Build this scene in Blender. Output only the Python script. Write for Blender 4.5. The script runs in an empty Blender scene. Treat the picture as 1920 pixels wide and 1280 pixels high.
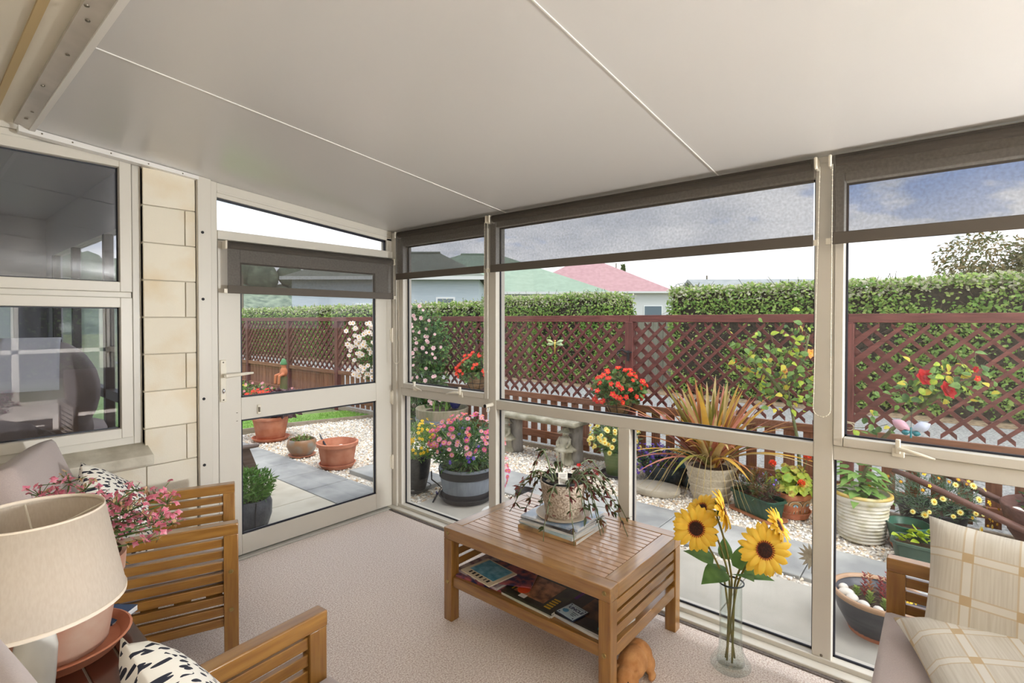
import bpy, math, random
from mathutils import Vector, Matrix, Euler
RD = random.Random(11)
PI = math.pi
SC = bpy.context.scene
COL = SC.collection

# ------------------------------------------------------------------ camera
cam_d = bpy.data.cameras.new('camera'); cam = bpy.data.objects.new('camera', cam_d); COL.objects.link(cam)
cam_d.sensor_width = 36.0; cam_d.lens = 965.0 / 1920.0 * 36.0
cam_d.shift_y = -26.5 / 1920.0
cam_d.clip_start = 0.05; cam_d.clip_end = 400
cam.location = (0, 0, 1.45)
cam.rotation_euler = (math.radians(89.2), 0, math.radians(-50.0))
SC.camera = cam

# ------------------------------------------------------------------ exposure
SC.view_settings.view_transform = 'Standard'; SC.view_settings.look = 'None'
SC.view_settings.exposure = 1.12; SC.view_settings.gamma = 1.0
SC.view_settings.use_curve_mapping = False
SKY_STRENGTH = 0.95
FILL_STRENGTH = 460.0

# ------------------------------------------------------------------ sky: broken bright cloud over blue
def make_world():
    w = bpy.data.worlds.new('sky'); SC.world = w; w.use_nodes = True
    nt = w.node_tree; nt.nodes.clear(); N = nt.nodes.new; L = nt.links.new
    out = N('ShaderNodeOutputWorld'); bg = N('ShaderNodeBackground'); L(bg.outputs[0], out.inputs[0])
    tc = N('ShaderNodeTexCoord'); sx = N('ShaderNodeSeparateXYZ'); L(tc.outputs['Generated'], sx.inputs[0])
    mz = N('ShaderNodeMath'); mz.operation = 'MAXIMUM'; L(sx.outputs[2], mz.inputs[0]); mz.inputs[1].default_value = 0.0
    az = N('ShaderNodeMath'); az.operation = 'ADD'; L(mz.outputs[0], az.inputs[0]); az.inputs[1].default_value = 0.22
    dv = N('ShaderNodeVectorMath'); dv.operation = 'DIVIDE'; L(tc.outputs['Generated'], dv.inputs[0])
    cb = N('ShaderNodeCombineXYZ')
    for i in range(3): L(az.outputs[0], cb.inputs[i])
    L(cb.outputs[0], dv.inputs[1])
    def noise(scale, detail, off):
        mp = N('ShaderNodeMapping'); mp.inputs['Location'].default_value = off
        L(dv.outputs[0], mp.inputs[0])
        n = N('ShaderNodeTexNoise'); n.inputs['Scale'].default_value = scale; n.inputs['Detail'].default_value = detail
        n.inputs['Roughness'].default_value = 0.55; L(mp.outputs[0], n.inputs['Vector']); return n
    n1 = noise(1.7, 7, (3.2, 1.1, 0.4)); n2 = noise(2.6, 6, (7.0, 2.0, 1.0))
    r1 = N('ShaderNodeValToRGB'); L(n1.outputs[0], r1.inputs[0])
    r1.color_ramp.elements[0].position = 0.37; r1.color_ramp.elements[1].position = 0.47
    r2 = N('ShaderNodeValToRGB'); L(n2.outputs[0], r2.inputs[0])
    r2.color_ramp.elements[0].position = 0.34; r2.color_ramp.elements[0].color = (0.62, 0.66, 0.72, 1)
    r2.color_ramp.elements[1].position = 0.62; r2.color_ramp.elements[1].color = (1.0, 1.0, 1.0, 1)
    # cloud closes up towards the horizon
    hz = N('ShaderNodeMapRange'); L(sx.outputs[2], hz.inputs[0]); hz.inputs[1].default_value = 0.10; hz.inputs[2].default_value = 0.24
    hz.inputs[3].default_value = 1.0; hz.inputs[4].default_value = 0.0
    mxm = N('ShaderNodeMath'); mxm.operation = 'MAXIMUM'; L(r1.outputs[0], mxm.inputs[0]); L(hz.outputs[0], mxm.inputs[1])
    mx = N('ShaderNodeMix'); mx.data_type = 'RGBA'
    L(mxm.outputs[0], mx.inputs[0]); mx.inputs[6].default_value = (0.22, 0.38, 0.72, 1); L(r2.outputs[0], mx.inputs[7])
    L(mx.outputs[2], bg.inputs[0]); bg.inputs[1].default_value = SKY_STRENGTH
make_world()
# a sun behind thin cloud: broad and weak
sun_d = bpy.data.lights.new('sun', 'SUN'); sun = bpy.data.objects.new('sun', sun_d); COL.objects.link(sun)
sun_d.energy = 0.9; sun_d.angle = math.radians(30); sun_d.color = (1.0, 0.97, 0.92)
sun.rotation_euler = Vector((.10, .50, -.86)).to_track_quat('-Z', 'Y').to_euler()

# ------------------------------------------------------------------ materials
def S(r, g, b):
    f = lambda c: ((c / 255 + 0.055) / 1.055) ** 2.4 if c / 255 > 0.04045 else c / 255 / 12.92
    return (f(r), f(g), f(b), 1.0)
MATS = {}
def mat(name, col, rough=0.6, col2=None, scale=20.0, detail=3.0, bump=0.0, bscale=None, metal=0.0, spec=0.5,
        stretch=(1, 1, 1), vary=0.0, lo=0.35, hi=0.65, coat=0.0, sheen=0.0, translucent=0.0, coord='Object'):
    if name in MATS: return MATS[name]
    m = bpy.data.materials.new(name); m.use_nodes = True; MATS[name] = m
    nt = m.node_tree; N = nt.nodes.new; L = nt.links.new
    b = nt.nodes['Principled BSDF']; out = nt.nodes['Material Output']
    b.inputs['Roughness'].default_value = rough; b.inputs['Metallic'].default_value = metal
    b.inputs['Specular IOR Level'].default_value = spec; b.inputs['Coat Weight'].default_value = coat; b.inputs['Coat Roughness'].default_value = 0.16
    b.inputs['Sheen Weight'].default_value = sheen
    csock = None
    tc = N('ShaderNodeTexCoord'); mp = N('ShaderNodeMapping'); mp.inputs['Scale'].default_value = stretch
    L(tc.outputs[coord], mp.inputs[0])
    if col2 is not None:
        n = N('ShaderNodeTexNoise'); n.inputs['Scale'].default_value = scale; n.inputs['Detail'].default_value = detail
        L(mp.outputs[0], n.inputs['Vector'])
        r = N('ShaderNodeValToRGB'); L(n.outputs[0], r.inputs[0])
        r.color_ramp.elements[0].position = lo; r.color_ramp.elements[0].color = col
        r.color_ramp.elements[1].position = hi; r.color_ramp.elements[1].color = col2
        csock = r.outputs[0]
    if vary:
        oi = N('ShaderNodeObjectInfo'); mr = N('ShaderNodeMapRange'); L(oi.outputs['Random'], mr.inputs[0])
        mr.inputs[3].default_value = 1 - vary; mr.inputs[4].default_value = 1 + vary
        hs = N('ShaderNodeHueSaturation'); L(mr.outputs[0], hs.inputs['Value'])
        if csock: L(csock, hs.inputs['Color'])
        else: hs.inputs['Color'].default_value = col
        csock = hs.outputs[0]
    if csock: L(csock, b.inputs['Base Color'])
    else: b.inputs['Base Color'].default_value = col
    if bump:
        nb = N('ShaderNodeTexNoise'); nb.inputs['Scale'].default_value = bscale or scale * 2; nb.inputs['Detail'].default_value = 4
        L(mp.outputs[0], nb.inputs['Vector'])
        bp = N('ShaderNodeBump'); bp.inputs['Strength'].default_value = bump; bp.inputs['Distance'].default_value = 0.01
        L(nb.outputs[0], bp.inputs['Height']); L(bp.outputs[0], b.inputs['Normal'])
    if translucent:
        tr = N('ShaderNodeBsdfTranslucent'); mx = N('ShaderNodeMixShader'); mx.inputs[0].default_value = translucent
        if csock: L(csock, tr.inputs[0])
        else: tr.inputs[0].default_value = col
        L(b.outputs[0], mx.inputs[1]); L(tr.outputs[0], mx.inputs[2]); L(mx.outputs[0], out.inputs[0])
    return m
def leafmat(name, c1, c2, scale=45, rough=0.5):
    return mat(name, c1, rough, c2, scale=scale, detail=1.5, translucent=0.3, spec=0.35, lo=0.38, hi=0.62)
def wood(name, c1, c2, axis='x', rough=0.45, coat=0.0, vary=0.08, bump=0.03):
    st = {'x': (1.2, 14, 14), 'y': (14, 1.2, 14), 'z': (14, 14, 1.2)}[axis]
    return mat(name, c1, rough, c2, scale=4, detail=5, stretch=st, vary=vary, bump=bump, bscale=9, coat=coat, lo=0.3, hi=0.7)
def glassmat(name, tint=(1, 1, 1, 1), ior=1.5, rough=0.0):
    m = bpy.data.materials.new(name); m.use_nodes = True; nt = m.node_tree; nt.nodes.clear(); N = nt.nodes.new; L = nt.links.new
    o = N('ShaderNodeOutputMaterial'); t = N('ShaderNodeBsdfTransparent'); t.inputs[0].default_value = tint
    g = N('ShaderNodeBsdfGlossy'); g.inputs['Roughness'].default_value = rough
    f = N('ShaderNodeFresnel'); mx = N('ShaderNodeMixShader')
    ge = N('ShaderNodeNewGeometry'); mr = N('ShaderNodeMapRange'); L(ge.outputs['Backfacing'], mr.inputs[0])   # same thin-pane reflectance from both faces
    mr.inputs[3].default_value = ior; mr.inputs[4].default_value = 1 / ior; L(mr.outputs[0], f.inputs[0])
    L(f.outputs[0], mx.inputs[0]); L(t.outputs[0], mx.inputs[1]); L(g.outputs[0], mx.inputs[2]); L(mx.outputs[0], o.inputs[0])
    MATS[name] = m; return m
GLASS = glassmat('clear_pane', ior=1.38)
GLASS_TINT = glassmat('house_pane', (0.86, 0.87, 0.9, 1), 1.7)
def screenmat(name, col, open_):
    m = bpy.data.materials.new(name); m.use_nodes = True; nt = m.node_tree; nt.nodes.clear(); N = nt.nodes.new; L = nt.links.new
    o = N('ShaderNodeOutputMaterial'); t = N('ShaderNodeBsdfTransparent'); t.inputs[0].default_value = (0.93, 0.95, 1.0, 1)
    d = N('ShaderNodeBsdfDiffuse'); mx = N('ShaderNodeMixShader')
    tc = N('ShaderNodeTexCoord'); n = N('ShaderNodeTexNoise'); n.inputs['Scale'].default_value = 90; n.inputs['Detail'].default_value = 2
    L(tc.outputs['Object'], n.inputs['Vector'])
    mr = N('ShaderNodeMapRange'); L(n.outputs[0], mr.inputs[0]); mr.inputs[1].default_value = 0.3; mr.inputs[2].default_value = 0.7
    mr.inputs[3].default_value = 1 - open_ - 0.035; mr.inputs[4].default_value = 1 - open_ + 0.035
    d.inputs[0].default_value = col
    L(mr.outputs[0], mx.inputs[0]); L(t.outputs[0], mx.inputs[1]); L(d.outputs[0], mx.inputs[2]); L(mx.outputs[0], o.inputs[0])
    MATS[name] = m; return m

# ------------------------------------------------------------------ mesh builder
def V(*a): return Vector(a[0] if len(a) == 1 else a)
class MB:
    def __init__(s): s.v = []; s.f = []; s.m = []
    def add(s, vs, fs, mi=0):
        o = len(s.v); s.v.extend(tuple(v) for v in vs); s.f.extend(tuple(i + o for i in f) for f in fs); s.m.extend([mi] * len(fs)); return s
    def box(s, x0, x1, y0, y1, z0, z1, mi=0):
        vs = [(x, y, z) for z in (z0, z1) for y in (y0, y1) for x in (x0, x1)]
        return s.add(vs, [(0, 2, 3, 1), (4, 5, 7, 6), (0, 1, 5, 4), (2, 6, 7, 3), (0, 4, 6, 2), (1, 3, 7, 5)], mi)
    def obox(s, c, size, rot=(0, 0, 0), mi=0):
        M = Euler(rot).to_matrix(); c = V(c)
        vs = [c + M @ V((sx * size[0] / 2, sy * size[1] / 2, sz * size[2] / 2)) for sz in (-1, 1) for sy in (-1, 1) for sx in (-1, 1)]
        return s.add(vs, [(0, 2, 3, 1), (4, 5, 7, 6), (0, 1, 5, 4), (2, 6, 7, 3), (0, 4, 6, 2), (1, 3, 7, 5)], mi)
    def bar(s, p0, p1, w, t, up=(0, 0, 1), mi=0):
        p0, p1, up = V(p0), V(p1), V(up); d = (p1 - p0).normalized(); sd = d.cross(up)
        if sd.length < 1e-5: sd = d.cross(V((1, 0, 0)))
        sd.normalize(); u = sd.cross(d).normalized()
        vs = [p + sd * (a * w / 2) + u * (b * t / 2) for p in (p0, p1) for b in (-1, 1) for a in (-1, 1)]
        return s.add(vs, [(0, 2, 3, 1), (4, 5, 7, 6), (0, 1, 5, 4), (2, 6, 7, 3), (0, 4, 6, 2), (1, 3, 7, 5)], mi)
    def prism(s, poly, axis, a0, a1, mi=0):
        # poly in the two other axes, extruded along axis
        def mk(p, a): return {'x': (a, p[0], p[1]), 'y': (p[0], a, p[1]), 'z': (p[0], p[1], a)}[axis]
        n = len(poly); vs = [mk(p, a0) for p in poly] + [mk(p, a1) for p in poly]
        fs = [tuple(range(n))[::-1], tuple(range(n, 2 * n))] + [(i, (i + 1) % n, n + (i + 1) % n, n + i) for i in range(n)]
        return s.add(vs, fs, mi)
    def tube(s, pts, r, n=8, mi=0, cap=True):
        pts = [V(p) for p in pts]; k = len(pts); rr = r if isinstance(r, (list, tuple)) else [r] * k
        vs = []; fs = []; prev = None
        for i, p in enumerate(pts):
            d = (pts[min(i + 1, k - 1)] - pts[max(i - 1, 0)])
            d = d.normalized() if d.length > 1e-9 else V((0, 0, 1))
            a = prev if prev is not None else (V((0, 0, 1)) if abs(d.z) < .9 else V((1, 0, 0)))
            a = a - d * a.dot(d)
            if a.length < 1e-6: a = V((1, 0, 0)) - d * d.x
            a.normalize(); prev = a; b = d.cross(a)
            vs += [p + a * (math.cos(2 * PI * j / n) * rr[i]) + b * (math.sin(2 * PI * j / n) * rr[i]) for j in range(n)]
        for i in range(k - 1):
            for j in range(n):
                j2 = (j + 1) % n; fs.append((i * n + j, i * n + j2, (i + 1) * n + j2, (i + 1) * n + j))
        if cap: fs.append(tuple(range(n))[::-1]); fs.append(tuple(range((k - 1) * n, k * n)))
        return s.add(vs, fs, mi)
    def lathe(s, prof, n=28, c=(0, 0, 0), sq=(1, 1), mi=0, wob=None):
        vs = []; fs = []; rows = []
        for i, (r, z) in enumerate(prof):
            if r < 1e-6: rows.append([len(vs)]); vs.append((c[0], c[1], c[2] + z)); continue
            row = []
            for j in range(n):
                a = 2 * PI * j / n; q = r * (1 + (wob(a, z) if wob else 0))
                row.append(len(vs)); vs.append((c[0] + q * math.cos(a) * sq[0], c[1] + q * math.sin(a) * sq[1], c[2] + z))
            rows.append(row)
        for A, B in zip(rows, rows[1:]):
            for j in range(n):
                j2 = (j + 1) % n
                if len(A) == 1 and len(B) == 1: break
                if len(A) == 1: fs.append((A[0], B[j2], B[j]))
                elif len(B) == 1: fs.append((A[j], A[j2], B[0]))
                else: fs.append((A[j], A[j2], B[j2], B[j]))
        return s.add(vs, fs, mi)
    def ell(s, c, r, n=10, k=6, rot=None, mi=0):
        M = Euler(rot).to_matrix() if rot else Matrix.Identity(3); c = V(c)
        vs = [c + M @ V((0, 0, -r[2]))]; fs = []
        for i in range(1, k):
            t = -PI / 2 + PI * i / k
            for j in range(n):
                a = 2 * PI * j / n; vs.append(c + M @ V((r[0] * math.cos(t) * math.cos(a), r[1] * math.cos(t) * math.sin(a), r[2] * math.sin(t))))
        vs.append(c + M @ V((0, 0, r[2])))
        for j in range(n): fs.append((0, 1 + (j + 1) % n, 1 + j))
        for i in range(k - 2):
            for j in range(n):
                a = 1 + i * n + j; b = 1 + i * n + (j + 1) % n; fs.append((a, b, b + n, a + n))
        T = len(vs) - 1; o = 1 + (k - 2) * n
        for j in range(n): fs.append((o + j, o + (j + 1) % n, T))
        return s.add(vs, fs, mi)
    def leaf(s, p, d, nr, Ln, W, bend=0.2, seg=3, mi=0, shape=0.8, fold=0.0):
        p, d, nr = V(p), V(d).normalized(), V(nr)
        sd = d.cross(nr)
        if sd.length < 1e-5: sd = d.cross(V((0.3, 0.5, 1)))
        sd.normalize(); u = sd.cross(d).normalized()
        vs = []; fs = []
        for i in range(seg + 1):
            t = i / seg; q = p + d * (Ln * t) - u * (bend * Ln * t * t)
            w = W / 2 * math.sin(PI * (0.06 + 0.94 * t) ** shape) if i < seg else 0
            if i == seg: vs.append(q)
            else: vs += [q + sd * w + u * (fold * w), q - sd * w + u * (fold * w)]
        for i in range(seg - 1): fs.append((2 * i, 2 * i + 1, 2 * i + 3, 2 * i + 2))
        fs.append((2 * seg - 2, 2 * seg - 1, 2 * seg))
        return s.add(vs, fs, mi)
    def cloud(s, c, r, n, L=0.05, W=0.03, rng=RD, shell=0.55, up=0.3, mis=1, zmin=None, bend=0.2, seg=2):
        for _ in range(n):
            while True:
                q = V((rng.gauss(0, 1), rng.gauss(0, 1), rng.gauss(0, 1)))
                if q.length > .01: break
            q.normalize(); k = shell + (1 - shell) * rng.random() ** 0.6
            p = V((c[0] + q.x * r[0] * k, c[1] + q.y * r[1] * k, c[2] + q.z * r[2] * k))
            if zmin is not None and p.z < zmin: p.z = zmin + rng.random() * 0.04
            d = V((q.x + rng.gauss(0, .6), q.y + rng.gauss(0, .6), q.z * .5 + up + rng.gauss(0, .5)))
            nr = V((q.x + rng.gauss(0, .5), q.y + rng.gauss(0, .5), q.z + .5 + rng.gauss(0, .5)))
            sc = 0.65 + 0.7 * rng.random()
            s.leaf(p, d, nr, L * sc, W * sc, bend, seg, rng.randrange(mis))
        return s
    def mesh(s, name):
        me = bpy.data.meshes.new(name); me.from_pydata([tuple(v) for v in s.v], [], s.f)
        return me
SMOOTH_LIMIT = math.radians(42)
def finish(me, mats, mi, smooth):
    for m in (mats if isinstance(mats, (list, tuple)) else [mats]): me.materials.append(m)
    if len(set(mi)) > 1: me.polygons.foreach_set('material_index', mi)
    if smooth:
        me.polygons.foreach_set('use_smooth', [True] * len(me.polygons))
        if smooth == 'auto': me.set_sharp_from_angle(angle=SMOOTH_LIMIT)
    me.update()
def part(mb, name, mats, parent=None, smooth='auto', bevel=0.0, loc=None, rot=None, label=None, kind=None, mod=None):
    me = mb.mesh(name); finish(me, mats, mb.m, smooth)
    o = bpy.data.objects.new(name, me); COL.objects.link(o)
    if parent is not None: o.parent = parent
    if loc is not None: o.location = loc
    if rot is not None: o.rotation_euler = rot
    if bevel:
        b = o.modifiers.new('bevel', 'BEVEL'); b.width = bevel; b.segments = 2; b.limit_method = 'ANGLE'; b.harden_normals = False
    if mod: mod(o)
    if label: o['label'] = label
    if kind: o['kind'] = kind
    return o
def again(o, parent=None, loc=None, rot=None, scale=None):
    c = o.copy(); COL.objects.link(c); c.parent = parent if parent is not None else o.parent
    if loc is not None: c.location = loc
    if rot is not None: c.rotation_euler = rot
    if scale is not None: c.scale = (scale,) * 3 if isinstance(scale, (int, float)) else scale
    return c
def tag(o, label, cat, group=None, kind=None):
    o['label'] = label; o['category'] = cat
    if group: o['group'] = group
    if kind: o['kind'] = kind
    return o
def thing(name, label, cat, loc=(0, 0, 0), rot=0.0, group=None, kind=None):
    o = bpy.data.objects.new(name, None); COL.objects.link(o); o.empty_display_size = 0.1
    o.location = loc; o.rotation_euler = (0, 0, rot)
    return tag(o, label, cat, group, kind)
def solo(mb, name, mats, label, cat, loc=(0, 0, 0), rot=0.0, group=None, kind=None, **kw):
    o = part(mb, name, mats, None, loc=loc, rot=(0, 0, rot), **kw)
    return tag(o, label, cat, group, kind)
def B(x0, x1, y0, y1, z0, z1): return MB().box(x0, x1, y0, y1, z0, z1)
def remesh(vox, smooth=2):
    def f(o):
        r = o.modifiers.new('remesh', 'REMESH'); r.mode = 'VOXEL'; r.voxel_size = vox; r.use_smooth_shade = True
        if smooth:
            k = o.modifiers.new('smooth', 'SMOOTH'); k.factor = 0.5; k.iterations = smooth
    return f

# common materials
FRAME = mat('cream_aluminium', S(212, 207, 196), 0.35, spec=0.4)
GASKET = mat('black_rubber', S(24, 26, 40), 0.5)
STONE = mat('limestone_block', S(232, 225, 208), 0.85, S(218, 194, 152), scale=3.5, detail=6, bump=0.15, bscale=160, vary=0.05, lo=0.48, hi=0.85)
SCREW = mat('steel_screw', S(120, 112, 100), 0.35, metal=0.8)
DARKHOLE = mat('black_hole', S(18, 18, 24), 0.7)
WHITEPL = mat('ivory_plastic', S(226, 219, 202), 0.35)
TAUPE = mat('taupe_canvas', S(178, 164, 160), 0.9, S(186, 172, 167), scale=300, bump=0.08, bscale=600, sheen=0.2)
OAK = {a: wood('golden_hardwood_' + a, S(130, 86, 32), S(166, 120, 56), a, rough=0.32, coat=0.8) for a in 'xyz'}
OAKT = {}
for a_ in 'xy':
    OAKT[a_] = wood('lacquered_hardwood_' + a_, S(136, 92, 38), S(170, 124, 62), a_, rough=0.3, coat=1.0)
    OAKT[a_].node_tree.nodes['Principled BSDF'].inputs['Coat IOR'].default_value = 1.75
OAKT['top'] = wood('sheen_paled_hardwood', S(164, 120, 80), S(194, 152, 114), 'y', rough=0.3, coat=1.0); OAKT['top'].node_tree.nodes['Principled BSDF'].inputs['Coat IOR'].default_value = 1.75  # top slats: same wood, with the window sheen put into a paler colour
BRASS = mat('brass_bolt', S(178, 158, 105), 0.35, metal=0.9)
TERRA = mat('terracotta', S(186, 110, 78), 0.85, S(208, 140, 108), scale=8, detail=5, bump=0.05)
SOIL = mat('potting_soil', S(52, 40, 32), 0.95, S(84, 68, 54), scale=60, bump=0.5, bscale=90)
BLACKPL = mat('black_plastic', S(40, 40, 44), 0.5)
# ================================================================== THE ROOM
GZ = -0.10                                   # outside ground
WX = 2.47                                    # inner face of the window wall
DY = 3.27                                    # inner face of the door wall
Y0 = -5.20                                   # far end behind the camera
XH = -0.75                                   # house wall behind the chairs
def cz(x): return 2.128 + 0.1015 * (WX - x)  # underside of the sloping ceiling

CARPET = mat('speckled_beige_carpet', S(198, 172, 157), 0.95, S(250, 238, 229), scale=150, detail=3, bump=0.7, bscale=240, sheen=0.3, lo=0.33, hi=0.60)
fl = thing('floor', 'speckled beige cut pile carpet across the sunroom floor', 'floor', kind='structure')
part(B(XH - .1, 2.405, Y0, DY - .0, -0.09, 0.0), 'carpet', CARPET, fl)
EDGE = mat('carpet_edge', S(92, 84, 80), 0.9, S(120, 110, 104), scale=120, bump=0.4)
part(B(2.392, 2.41, Y0, DY - .02, 0.0, 0.006), 'tack_strip', EDGE, fl)

# ---- ceiling: insulated panels running down to the window wall
CEIL = mat('satin_ceiling_panel', S(212, 211, 208), 0.26, spec=0.5)
BEAD = mat('white_bead', S(226, 224, 218), 0.4)
ce = thing('ceiling', 'smooth off-white sloping roof panels with thin white seams', 'ceiling', kind='structure')
ys = [3.40, 2.12, 0.815, -0.49, -1.80, -3.10, -4.40, -5.3]
for a, b in zip(ys, ys[1:]):
    part(MB().prism([(0.40, cz(.40)), (2.62, cz(2.62)), (2.62, cz(2.62) + .08), (0.40, cz(.40) + .08)], 'y', b + .003, a - .003), 'ceiling_panel', CEIL, ce, smooth=False)
for y in ys[1:-1]:
    part(MB().prism([(0.40, cz(.40) - .003), (2.50, cz(2.50) - .003), (2.50, cz(2.5) + .01), (0.40, cz(.4) + .01)], 'y', y - .0022, y + .0022), 'seam_bead', BEAD, ce, smooth=False)
# flashing at the upper edge and the old soffit beyond it
ALU = mat('pale_flashing', S(206, 200, 190), 0.22, S(190, 184, 174), scale=6, detail=4, spec=0.6, bump=0.12, bscale=7)
part(MB().prism([(0.345, 2.346), (0.41, cz(.41) - .012), (0.41, cz(.41) + .02), (0.345, 2.376)], 'y', Y0, DY - .02), 'flashing', ALU, ce, smooth=False)
part(MB().prism([(0.395, cz(.4) - .016), (0.415, cz(.41) - .016), (0.415, cz(.41)), (0.395, cz(.4))], 'y', Y0, DY - .02), 'flashing_lip', BEAD, ce, smooth=False)
scr = part(MB().lathe([(0, 0), (.006, .001), (.007, .004), (0, .004)], 10, (0, 0, -.004)), 'screw', SCREW, ce, loc=(.37, 3.1, 2.337))
for y in (2.98, 2.62, 2.25, 1.95, 1.86): again(scr, ce, (.35 + .03 * ((y * 7) % 1), y, 2.337))
SOFF = mat('cream_soffit', S(222, 214, 196), 0.5)
part(B(XH - .1, 0.352, Y0, DY + .1, 2.362, 2.43), 'soffit', SOFF, ce)
part(B(0.262, 0.285, Y0, DY - .02, 2.352, 2.363), 'soffit_batten', mat('tan_batten', S(190, 166, 120), 0.5), ce)

# angle strip where the panels meet the door wall
ts = thing('trim_1', 'white metal angle strip along the top of the stone wall', 'trim', kind='structure')
part(MB().prism([(.36, cz(.36) - .030), (1.10, cz(1.10) - .022), (1.10, cz(1.10) - .002), (.36, cz(.36) - .002)], 'y', DY - .035, DY + .02), 'angle_strip', mat('white_angle', S(232, 230, 226), 0.25, spec=0.6), ts, smooth=False)
for x in (.44, .55, .7, .86, 1.02): part(MB().ell((x, DY - .036, cz(x) - .014), (.004, .003, .004), 8, 4), 'screw', SCREW, ts)

# ---- stone block wall with the house window
wl = thing('wall_back', 'cream limestone block wall of the house beside the door', 'wall', kind='structure')
MORT = mat('pale_mortar', S(200, 190, 172), 0.9)
part(B(.842, 1.092, DY + .012, DY + .20, -.1, 2.35), 'mortar_bed', MORT, wl)
part(B(XH, .842, DY + .012, DY + .20, -.1, .69), 'mortar_bed', MORT, wl)
courses = [0.066 + .2 * k for k in range(0, 12)]
for k, z in enumerate(courses):
    z0, z1 = z + .0025, min(z + .1975, 2.33)
    if z1 - z0 < .02: continue
    off = k % 2
    xs = [(.842, 1.092)] if off == 0 else [(.842, 1.037), (1.042, 1.092)]
    if z1 < .70:
        xs = []
        x = XH - (.14 if off else 0)
        while x < 1.09:
            xs.append((max(x, XH), min(x + .395, 1.092))); x += .40
    for a, b in xs:
        if b - a > .02: part(B(a, b, DY + RD.uniform(-.001, .001), DY + .05, z0, z1), 'stone_block', STONE, wl, bevel=.0025)
# reveal beside the window (blocks turn the corner)
sill = thing('trim_2', 'projecting grey stone sill under the house window', 'window sill', kind='structure')
SILLM = mat('weathered_sill', S(208, 202, 186), 0.85, S(176, 168, 150), scale=9, detail=5, bump=0.2, bscale=60)
part(MB().prism([(DY - .10, .695), (DY + .10, .695), (DY + .10, .795), (DY + .03, .79), (DY - .10, .745)], 'x', XH, .855), 'sill_stone', SILLM, sill, bevel=.004)

def pane_x(y0, y1, z0, z1, par, x=2.515, m=GLASS):
    part(B(x - .003, x + .003, y0, y1, z0, z1), 'pane', m, par, smooth=False)
    g = MB()
    for a, b, c_, d in ((y0, y0 + .008, z0, z1), (y1 - .008, y1, z0, z1), (y0, y1, z0, z0 + .008), (y0, y1, z1 - .008, z1)):
        g.box(x - .012, x - .004, a, b, c_, d)
    part(g, 'gasket', GASKET, par, smooth=False)
def pane_y(x0, x1, z0, z1, par, y, m=GLASS, g_=.008):
    part(B(x0, x1, y - .003, y + .003, z0, z1), 'pane', m, par, smooth=False)
    g = MB()
    for a, b, c_, d in ((x0, x0 + g_, z0, z1), (x1 - g_, x1, z0, z1), (x0, x1, z0, z0 + g_), (x0, x1, z1 - g_, z1)):
        g.box(a, b, y - .012, y - .004, c_, d)
    part(g, 'gasket', GASKET, par, smooth=False)

# house window (two sashes over each other)
w5 = thing('window_5', 'cream framed house window reflecting the sunroom', 'window', kind='structure')
yw = DY + .06
def frame_y(par, x0, x1, z0, z1, w, y0, y1, nm='frame', m=FRAME, bev=.003):
    part(B(x0, x0 + w, y0, y1, z0, z1), nm + '_stile', m, par, bevel=bev); part(B(x1 - w, x1, y0, y1, z0, z1), nm + '_stile', m, par, bevel=bev)
    part(B(x0 + w, x1 - w, y0, y1, z0, z0 + w), nm + '_rail', m, par, bevel=bev); part(B(x0 + w, x1 - w, y0, y1, z1 - w, z1), nm + '_rail', m, par, bevel=bev)
frame_y(w5, XH, .8425, .79, 2.335, .040, yw - .02, yw + .07)
part(B(XH, .43, yw - .03, yw + .07, 2.335, 2.364), 'head_board', FRAME, w5)
part(B(XH + .04, .798, yw - .018, yw + .07, 1.568, 1.598), 'middle_rail', FRAME, w5, bevel=.003)
frame_y(w5, XH + .04, .798, .83, 1.568, .052, yw - .035, yw + .03, 'sash')
frame_y(w5, XH + .04, .798, 1.598, 2.30, .052, yw - .035, yw + .03, 'sash')
pane_y(XH + .09, .748, .88, 1.518, w5, yw + .012, GLASS_TINT)
pane_y(XH + .09, .748, 1.648, 2.25, w5, yw + .012, GLASS_TINT)

# ---- door wall frame
t3 = thing('trim_3', 'cream aluminium frame around the glazed garden door', 'door frame', kind='structure')
def slab(x0, x1, y0, y1, z0, nm, par=t3, m=FRAME):
    part(MB().prism([(x0, z0), (x1, z0), (x1, cz(x1)), (x0, cz(x0))], 'y', y0, y1), nm, m, par, bevel=.003)
slab(1.095, 1.165, DY - .03, DY + .08, -.1, 'jamb')
slab(1.165, 1.205, DY - .005, DY + .07, -.1, 'jamb_rebate')
slab(2.452, 2.475, DY - .005, DY + .07, -.1, 'jamb_rebate')
part(MB().prism([(1.205, cz(1.205) - .085), (2.452, cz(2.452) - .075), (2.452, cz(2.452)), (1.205, cz(1.205))], 'y', DY, DY + .07), 'head', FRAME, t3, bevel=.003)
part(MB().prism([(1.205, cz(1.205) - .060), (2.452, cz(2.452) - .050), (2.452, cz(2.452) - .038), (1.205, cz(1.205) - .048)], 'y', DY - .008, DY + .01), 'head_bead', FRAME, t3, bevel=.002)
part(B(1.205, 2.452, DY - .012, DY + .07, 1.925, 1.978), 'transom_bar', FRAME, t3, bevel=.003)
part(B(2.405, 2.452, DY, DY + .07, 1.978, cz(2.4) - .06), 'transom_stile', FRAME, t3, bevel=.002)
part(B(1.16, 2.47, DY - .035, DY + .09, -.1, .012), 'threshold', mat('grey_threshold', S(190, 188, 180), .4, metal=.3), t3, bevel=.003)
for z in (.43, .70, .98, 1.52, 1.92, 1.80): pass
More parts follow.
